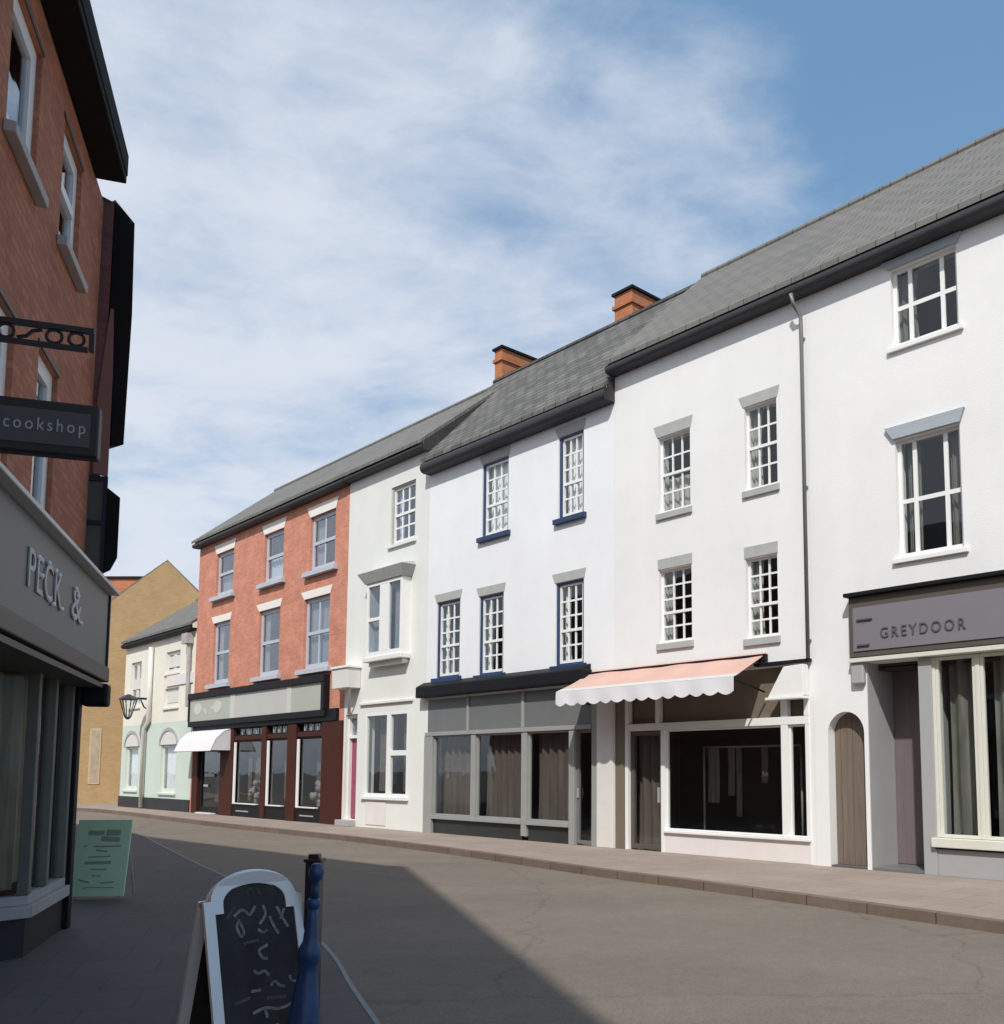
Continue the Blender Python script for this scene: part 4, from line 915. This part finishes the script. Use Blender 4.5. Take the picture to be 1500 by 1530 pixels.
# blue bollard
bo = thing('iron_bollard', 'blue painted iron bollard with ball finial and ringed tapering shaft', 'bollard', (-1.60, 5.12, 0))
bo.rotation_euler = (math.radians(-1), math.radians(3.0), 0)
mb = MB(); mb.lathe([(.14, 0), (.14, .03), (.112, .06), (.10, .14), (.086, .25), (.066, .42), (.05, .52), (.047, .56), (.055, .58), (.06, .60), (.061, .62), (.059, .645), (.053, .66), (.040, .685), (.038, .72), (.030, .80), (.026, .86)], seg=28)
mb.build('shaft', 'blue_iron', bo, True)
mb = MB(); mb.lathe([(.026, .858), (.034, .868), (.037, .885), (.034, .902), (.024, .912)], seg=24); mb.build('ring', 'blue_iron', bo, True)
mb = MB(); mb.lathe([(.022, .91), (.019, .96), (.018, 1.0), (.026, 1.008), (.036, 1.025), (.041, 1.048), (.039, 1.068), (.028, 1.08), (.03, 1.088), (.02, 1.096), (.006, 1.1)], seg=24); mb.build('finial', 'blue_iron', bo, True)
po = thing('iron_post', 'slim square dark iron post close behind the blue bollard', 'post', (-1.665, 5.50, 0))
mb = MB(); mb.box(-.042, .042, -.042, .042, 0, 1.07); mb.build('shaft', 'dark_iron', po, bevel=.006)
mb = MB(); mb.box(-.05, .05, -.05, .05, 1.07, 1.09); mb.box(-.03, .03, -.03, .03, 1.09, 1.115); mb.build('cap', 'dark_iron', po, bevel=.004)
# green board by the corner
gb = thing('poster_board', 'pale green printed poster board standing past the grey shop corner', 'sign board', (-6.3, 11.87, 0), math.radians(4))
mb = MB(); mb.loft([(-.33, -.01, .03), (.33, -.01, .03), (.33, .015, .03), (-.33, .015, .03)], [(-.295, .09, .97), (.355, .09, .97), (.355, .115, .97), (-.295, .115, .97)]); mb.build('panel', 'board_green', gb, bevel=.003)
mb = MB()
for x in (-.25, .27): mb.tube([(x + .02, .10, .9), (x, .45, 0)], .014, 6); mb.tube([(x, .02, .06), (x, .012, 0)], .014, 6)
mb.build('stand', 'lightgrey', gb)
mb = MB()
def g3(a, b, o): return (-.33 + .035 * b + a * .65, -.012 + .10 * b - o - .0005, .03 + .94 * b)
for s, w in (([(.22, .83), (.36, .825), (.5, .83)], .045), ([(.56, .83), (.8, .83)], .06), ([(.48, .75), (.8, .74)], .05), ([(.15, .65), (.22, .66)], .012), ([(.35, .65), (.85, .655)], .016), ([(.4, .60), (.6, .585)], .02), ([(.27, .51), (.68, .52)], .013), ([(.22, .435), (.7, .44)], .03), ([(.34, .35), (.64, .35)], .014), ([(.38, .27), (.54, .265)], .014), ([(.14, .215), (.34, .18)], .018), ([(.56, .175), (.8, .185)], .016), ([(.24, .10), (.34, .12), (.82, .115)], .01)):
    ribbon(mb, [(a, b) for a, b in s], w * 1.3, g3, .0015)
mb.build('lettering', 'ink_green', gb)

# ================================================================== ground
def struct(o): o['kind'] = 'structure'; return o
mb = MB(); mb.face([(-400, -300, -.135), (400, -300, -.135), (400, 600, -.135), (-400, 600, -.135)]); struct(mb.build('ground', 'ground'))
def strip_poly(pts, z0, z1, name, m):
    mb = MB(); mb.prism_xy([(p[0], p[1]) for p in pts], z0, z1)
    return struct(mb.build(name, m))
def offset_line(L, d):
    o = []
    for i, p in enumerate(L):
        t = (L[min(i + 1, len(L) - 1)] - L[max(i - 1, 0)]).normalized(); o.append(p + Vector((-t.y, t.x)) * d)
    return o
def band(A, B, z0, z1, name, m):
    mb = MB()
    for i in range(len(A) - 1): mb.prism_xy([A[i], A[i + 1], B[i + 1], B[i]], z0, z1)
    bmesh.ops.remove_doubles(mb.bm, verts=mb.bm.verts, dist=.0005)
    # inner shared walls go
    cnt = {}
    for f in mb.bm.faces: cnt.setdefault(tuple(sorted(v.index for v in f.verts)), []).append(f)
    return struct(mb.build(name, m))
rk = [(u, o) for u, o in ((34, 7.2), (24, 5.6), (14, 4.2), (9.87, 3.7), (5.9, 3.25), (3.2, 3.08), (.3, 2.72), (-2.9, 2.38), (-7.4, 2.15), (-15.4, 2.1), (-25.1, 1.65))]
RK = [RW(u, o).xy for u, o in rk] + [Vector((-22.6, 40.0)), Vector((-28, 42.0)), Vector((-45, 44.5))]
RK = smooth_line(RK)
RKi = offset_line(RK, -.16)     # kerb stone behind the edge
band(RK, RKi, -.14, .004, 'kerb', 'kerb')
mb = MB(); mb.prism_xy([tuple(p) for p in RKi] + [(-45, 60), (30, 60), (60, 10)], -.14, 0); struct(mb.build('pavement', 'paving'))
LK = [(.9, -25), (.75, -8), (.45, 0), (.1, 2.5), (-.72, 4.45), (-1.40, 6.1), (-1.83, 7.11), (-2.49, 8.69), (-3.88, 11.4), (-5.63, 14.28), (-7.16, 16.66), (-9.47, 20.34), (-11.84, 23.95), (-16, 28.5), (-24, 33), (-45, 37)]
LK = smooth_line([Vector(p) for p in LK])
LKi = offset_line(LK, .035)
band(LK, LKi, -.14, .004, 'kerb', 'kerb_pale')
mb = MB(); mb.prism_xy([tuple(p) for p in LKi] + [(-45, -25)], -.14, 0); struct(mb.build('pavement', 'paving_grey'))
mb = MB(); mb.prism_xy([tuple(p) for p in RK] + [tuple(p) for p in LK[::-1]], -.134, -.12); struct(mb.build('road', 'asphalt'))

# ================================================================== light, sky, camera
EL_, AZ = math.radians(47), math.atan2(-.2, -.98)
sd = Vector((math.sin(AZ) * math.cos(EL_), math.cos(AZ) * math.cos(EL_), math.sin(EL_)))
su = bpy.data.lights.new('sun', 'SUN'); su.energy = 3.9; su.angle = math.radians(1.0); su.color = (1, .965, .91)
so = bpy.data.objects.new('sun', su); COL.objects.link(so); so.rotation_euler = (-sd).to_track_quat('-Z', 'Y').to_euler(); so.location = (0, -20, 30)
w = bpy.data.worlds.new('World'); SC.world = w; w.use_nodes = True; nt = w.node_tree
bg = nt.nodes['Background']; bg.inputs['Strength'].default_value = .15
sky = N(nt, 'ShaderNodeTexSky', sky_type='NISHITA'); sky.sun_disc = False; sky.sun_elevation = EL_; sky.sun_rotation = AZ % (2 * PI)
sky.air_density = 1.0; sky.dust_density = .8; sky.ozone_density = 1.0
tc = N(nt, 'ShaderNodeTexCoord'); sp = N(nt, 'ShaderNodeSeparateXYZ'); nt.links.new(tc.outputs['Generated'], sp.inputs[0])
def M_(op, a, b=None, c=None):
    n = N(nt, 'ShaderNodeMath', operation=op)
    for i, q in enumerate((a, b, c)):
        if q is None: continue
        if isinstance(q, (int, float)): n.inputs[i].default_value = q
        else: nt.links.new(q, n.inputs[i])
    return n.outputs[0]
X, Y, Z = sp.outputs
zz = M_('ADD', M_('MAXIMUM', Z, 0.), .28)
cb = N(nt, 'ShaderNodeCombineXYZ'); nt.links.new(M_('DIVIDE', X, zz), cb.inputs[0]); nt.links.new(M_('DIVIDE', Y, zz), cb.inputs[1])
mp = N(nt, 'ShaderNodeMapping'); mp.inputs['Rotation'].default_value = (0, 0, math.radians(35)); mp.inputs['Scale'].default_value = (1.0, 1.4, 1); mp.inputs['Location'].default_value = (1.3, .4, 0)
nt.links.new(cb.outputs[0], mp.inputs[0])
def noise(scale, detail, dist, rough=.55):
    n = N(nt, 'ShaderNodeTexNoise'); n.inputs['Scale'].default_value = scale; n.inputs['Detail'].default_value = detail; n.inputs['Distortion'].default_value = dist; n.inputs['Roughness'].default_value = rough
    nt.links.new(mp.outputs[0], n.inputs['Vector']); return n.outputs['Fac']
nz = M_('ADD', M_('MULTIPLY', noise(1.3, 9, .5), .62), M_('ADD', M_('MULTIPLY', noise(4.2, 8, .5, .6), .26), M_('MULTIPLY', noise(9.5, 6, .3, .6), .12)))
# the bank of cloud lies to the left; clear blue high to the right
g = M_('ADD', M_('MULTIPLY', X, -1.15), M_('ADD', M_('MULTIPLY', Z, -.55), .62))
cov = M_('ADD', nz, M_('ADD', M_('SUBTRACT', M_('MULTIPLY', M_('MINIMUM', g, .36), .42), M_('MULTIPLY', M_('MAXIMUM', M_('SUBTRACT', .17, g), 0.), .9)), M_('MULTIPLY', M_('MAXIMUM', M_('MULTIPLY', Y, -1.), 0.), .55)))  # last term: unseen cloud added behind the camera to make the shade less blue
mr = N(nt, 'ShaderNodeMapRange', interpolation_type='SMOOTHSTEP'); mr.inputs['From Min'].default_value = .43; mr.inputs['From Max'].default_value = .73
nt.links.new(cov, mr.inputs['Value'])
veil = M_('MULTIPLY', mr.outputs[0], .9)
mx = N(nt, 'ShaderNodeMix', data_type='RGBA'); nt.links.new(veil, mx.inputs[0]); 
hz = N(nt, 'ShaderNodeMix', data_type='RGBA'); hz.inputs[0].default_value = .55; nt.links.new(sky.outputs[0], hz.inputs[6]); hz.inputs[7].default_value = (1.25, 2.6, 4.3, 1)
nt.links.new(hz.outputs[2], mx.inputs[6]); mx.inputs[7].default_value = (5.1, 5.4, 5.95, 1)
nt.links.new(mx.outputs[2], bg.inputs['Color'])
cam = bpy.data.cameras.new('camera'); co = bpy.data.objects.new('camera', cam); COL.objects.link(co); SC.camera = co
co.location = (0, 0, 1.6); co.rotation_euler = (math.radians(95.5), 0, 0)
cam.sensor_fit = 'HORIZONTAL'; cam.sensor_width = 36; cam.lens = 36 * 1400 / 1500
cam.shift_x = (750 - 900) / 1500; cam.shift_y = (1150 - 1400 * math.tan(math.radians(5.5)) - 765) / 1500
cam.clip_start = .05; cam.clip_end = 2000
SC.view_settings.view_transform = 'Standard'; SC.view_settings.look = 'None'; SC.view_settings.exposure = 0; SC.view_settings.gamma = 1
SC.render.engine = 'CYCLES'; SC.cycles.use_denoising = True
SC.cycles.transparent_max_bounces = 16
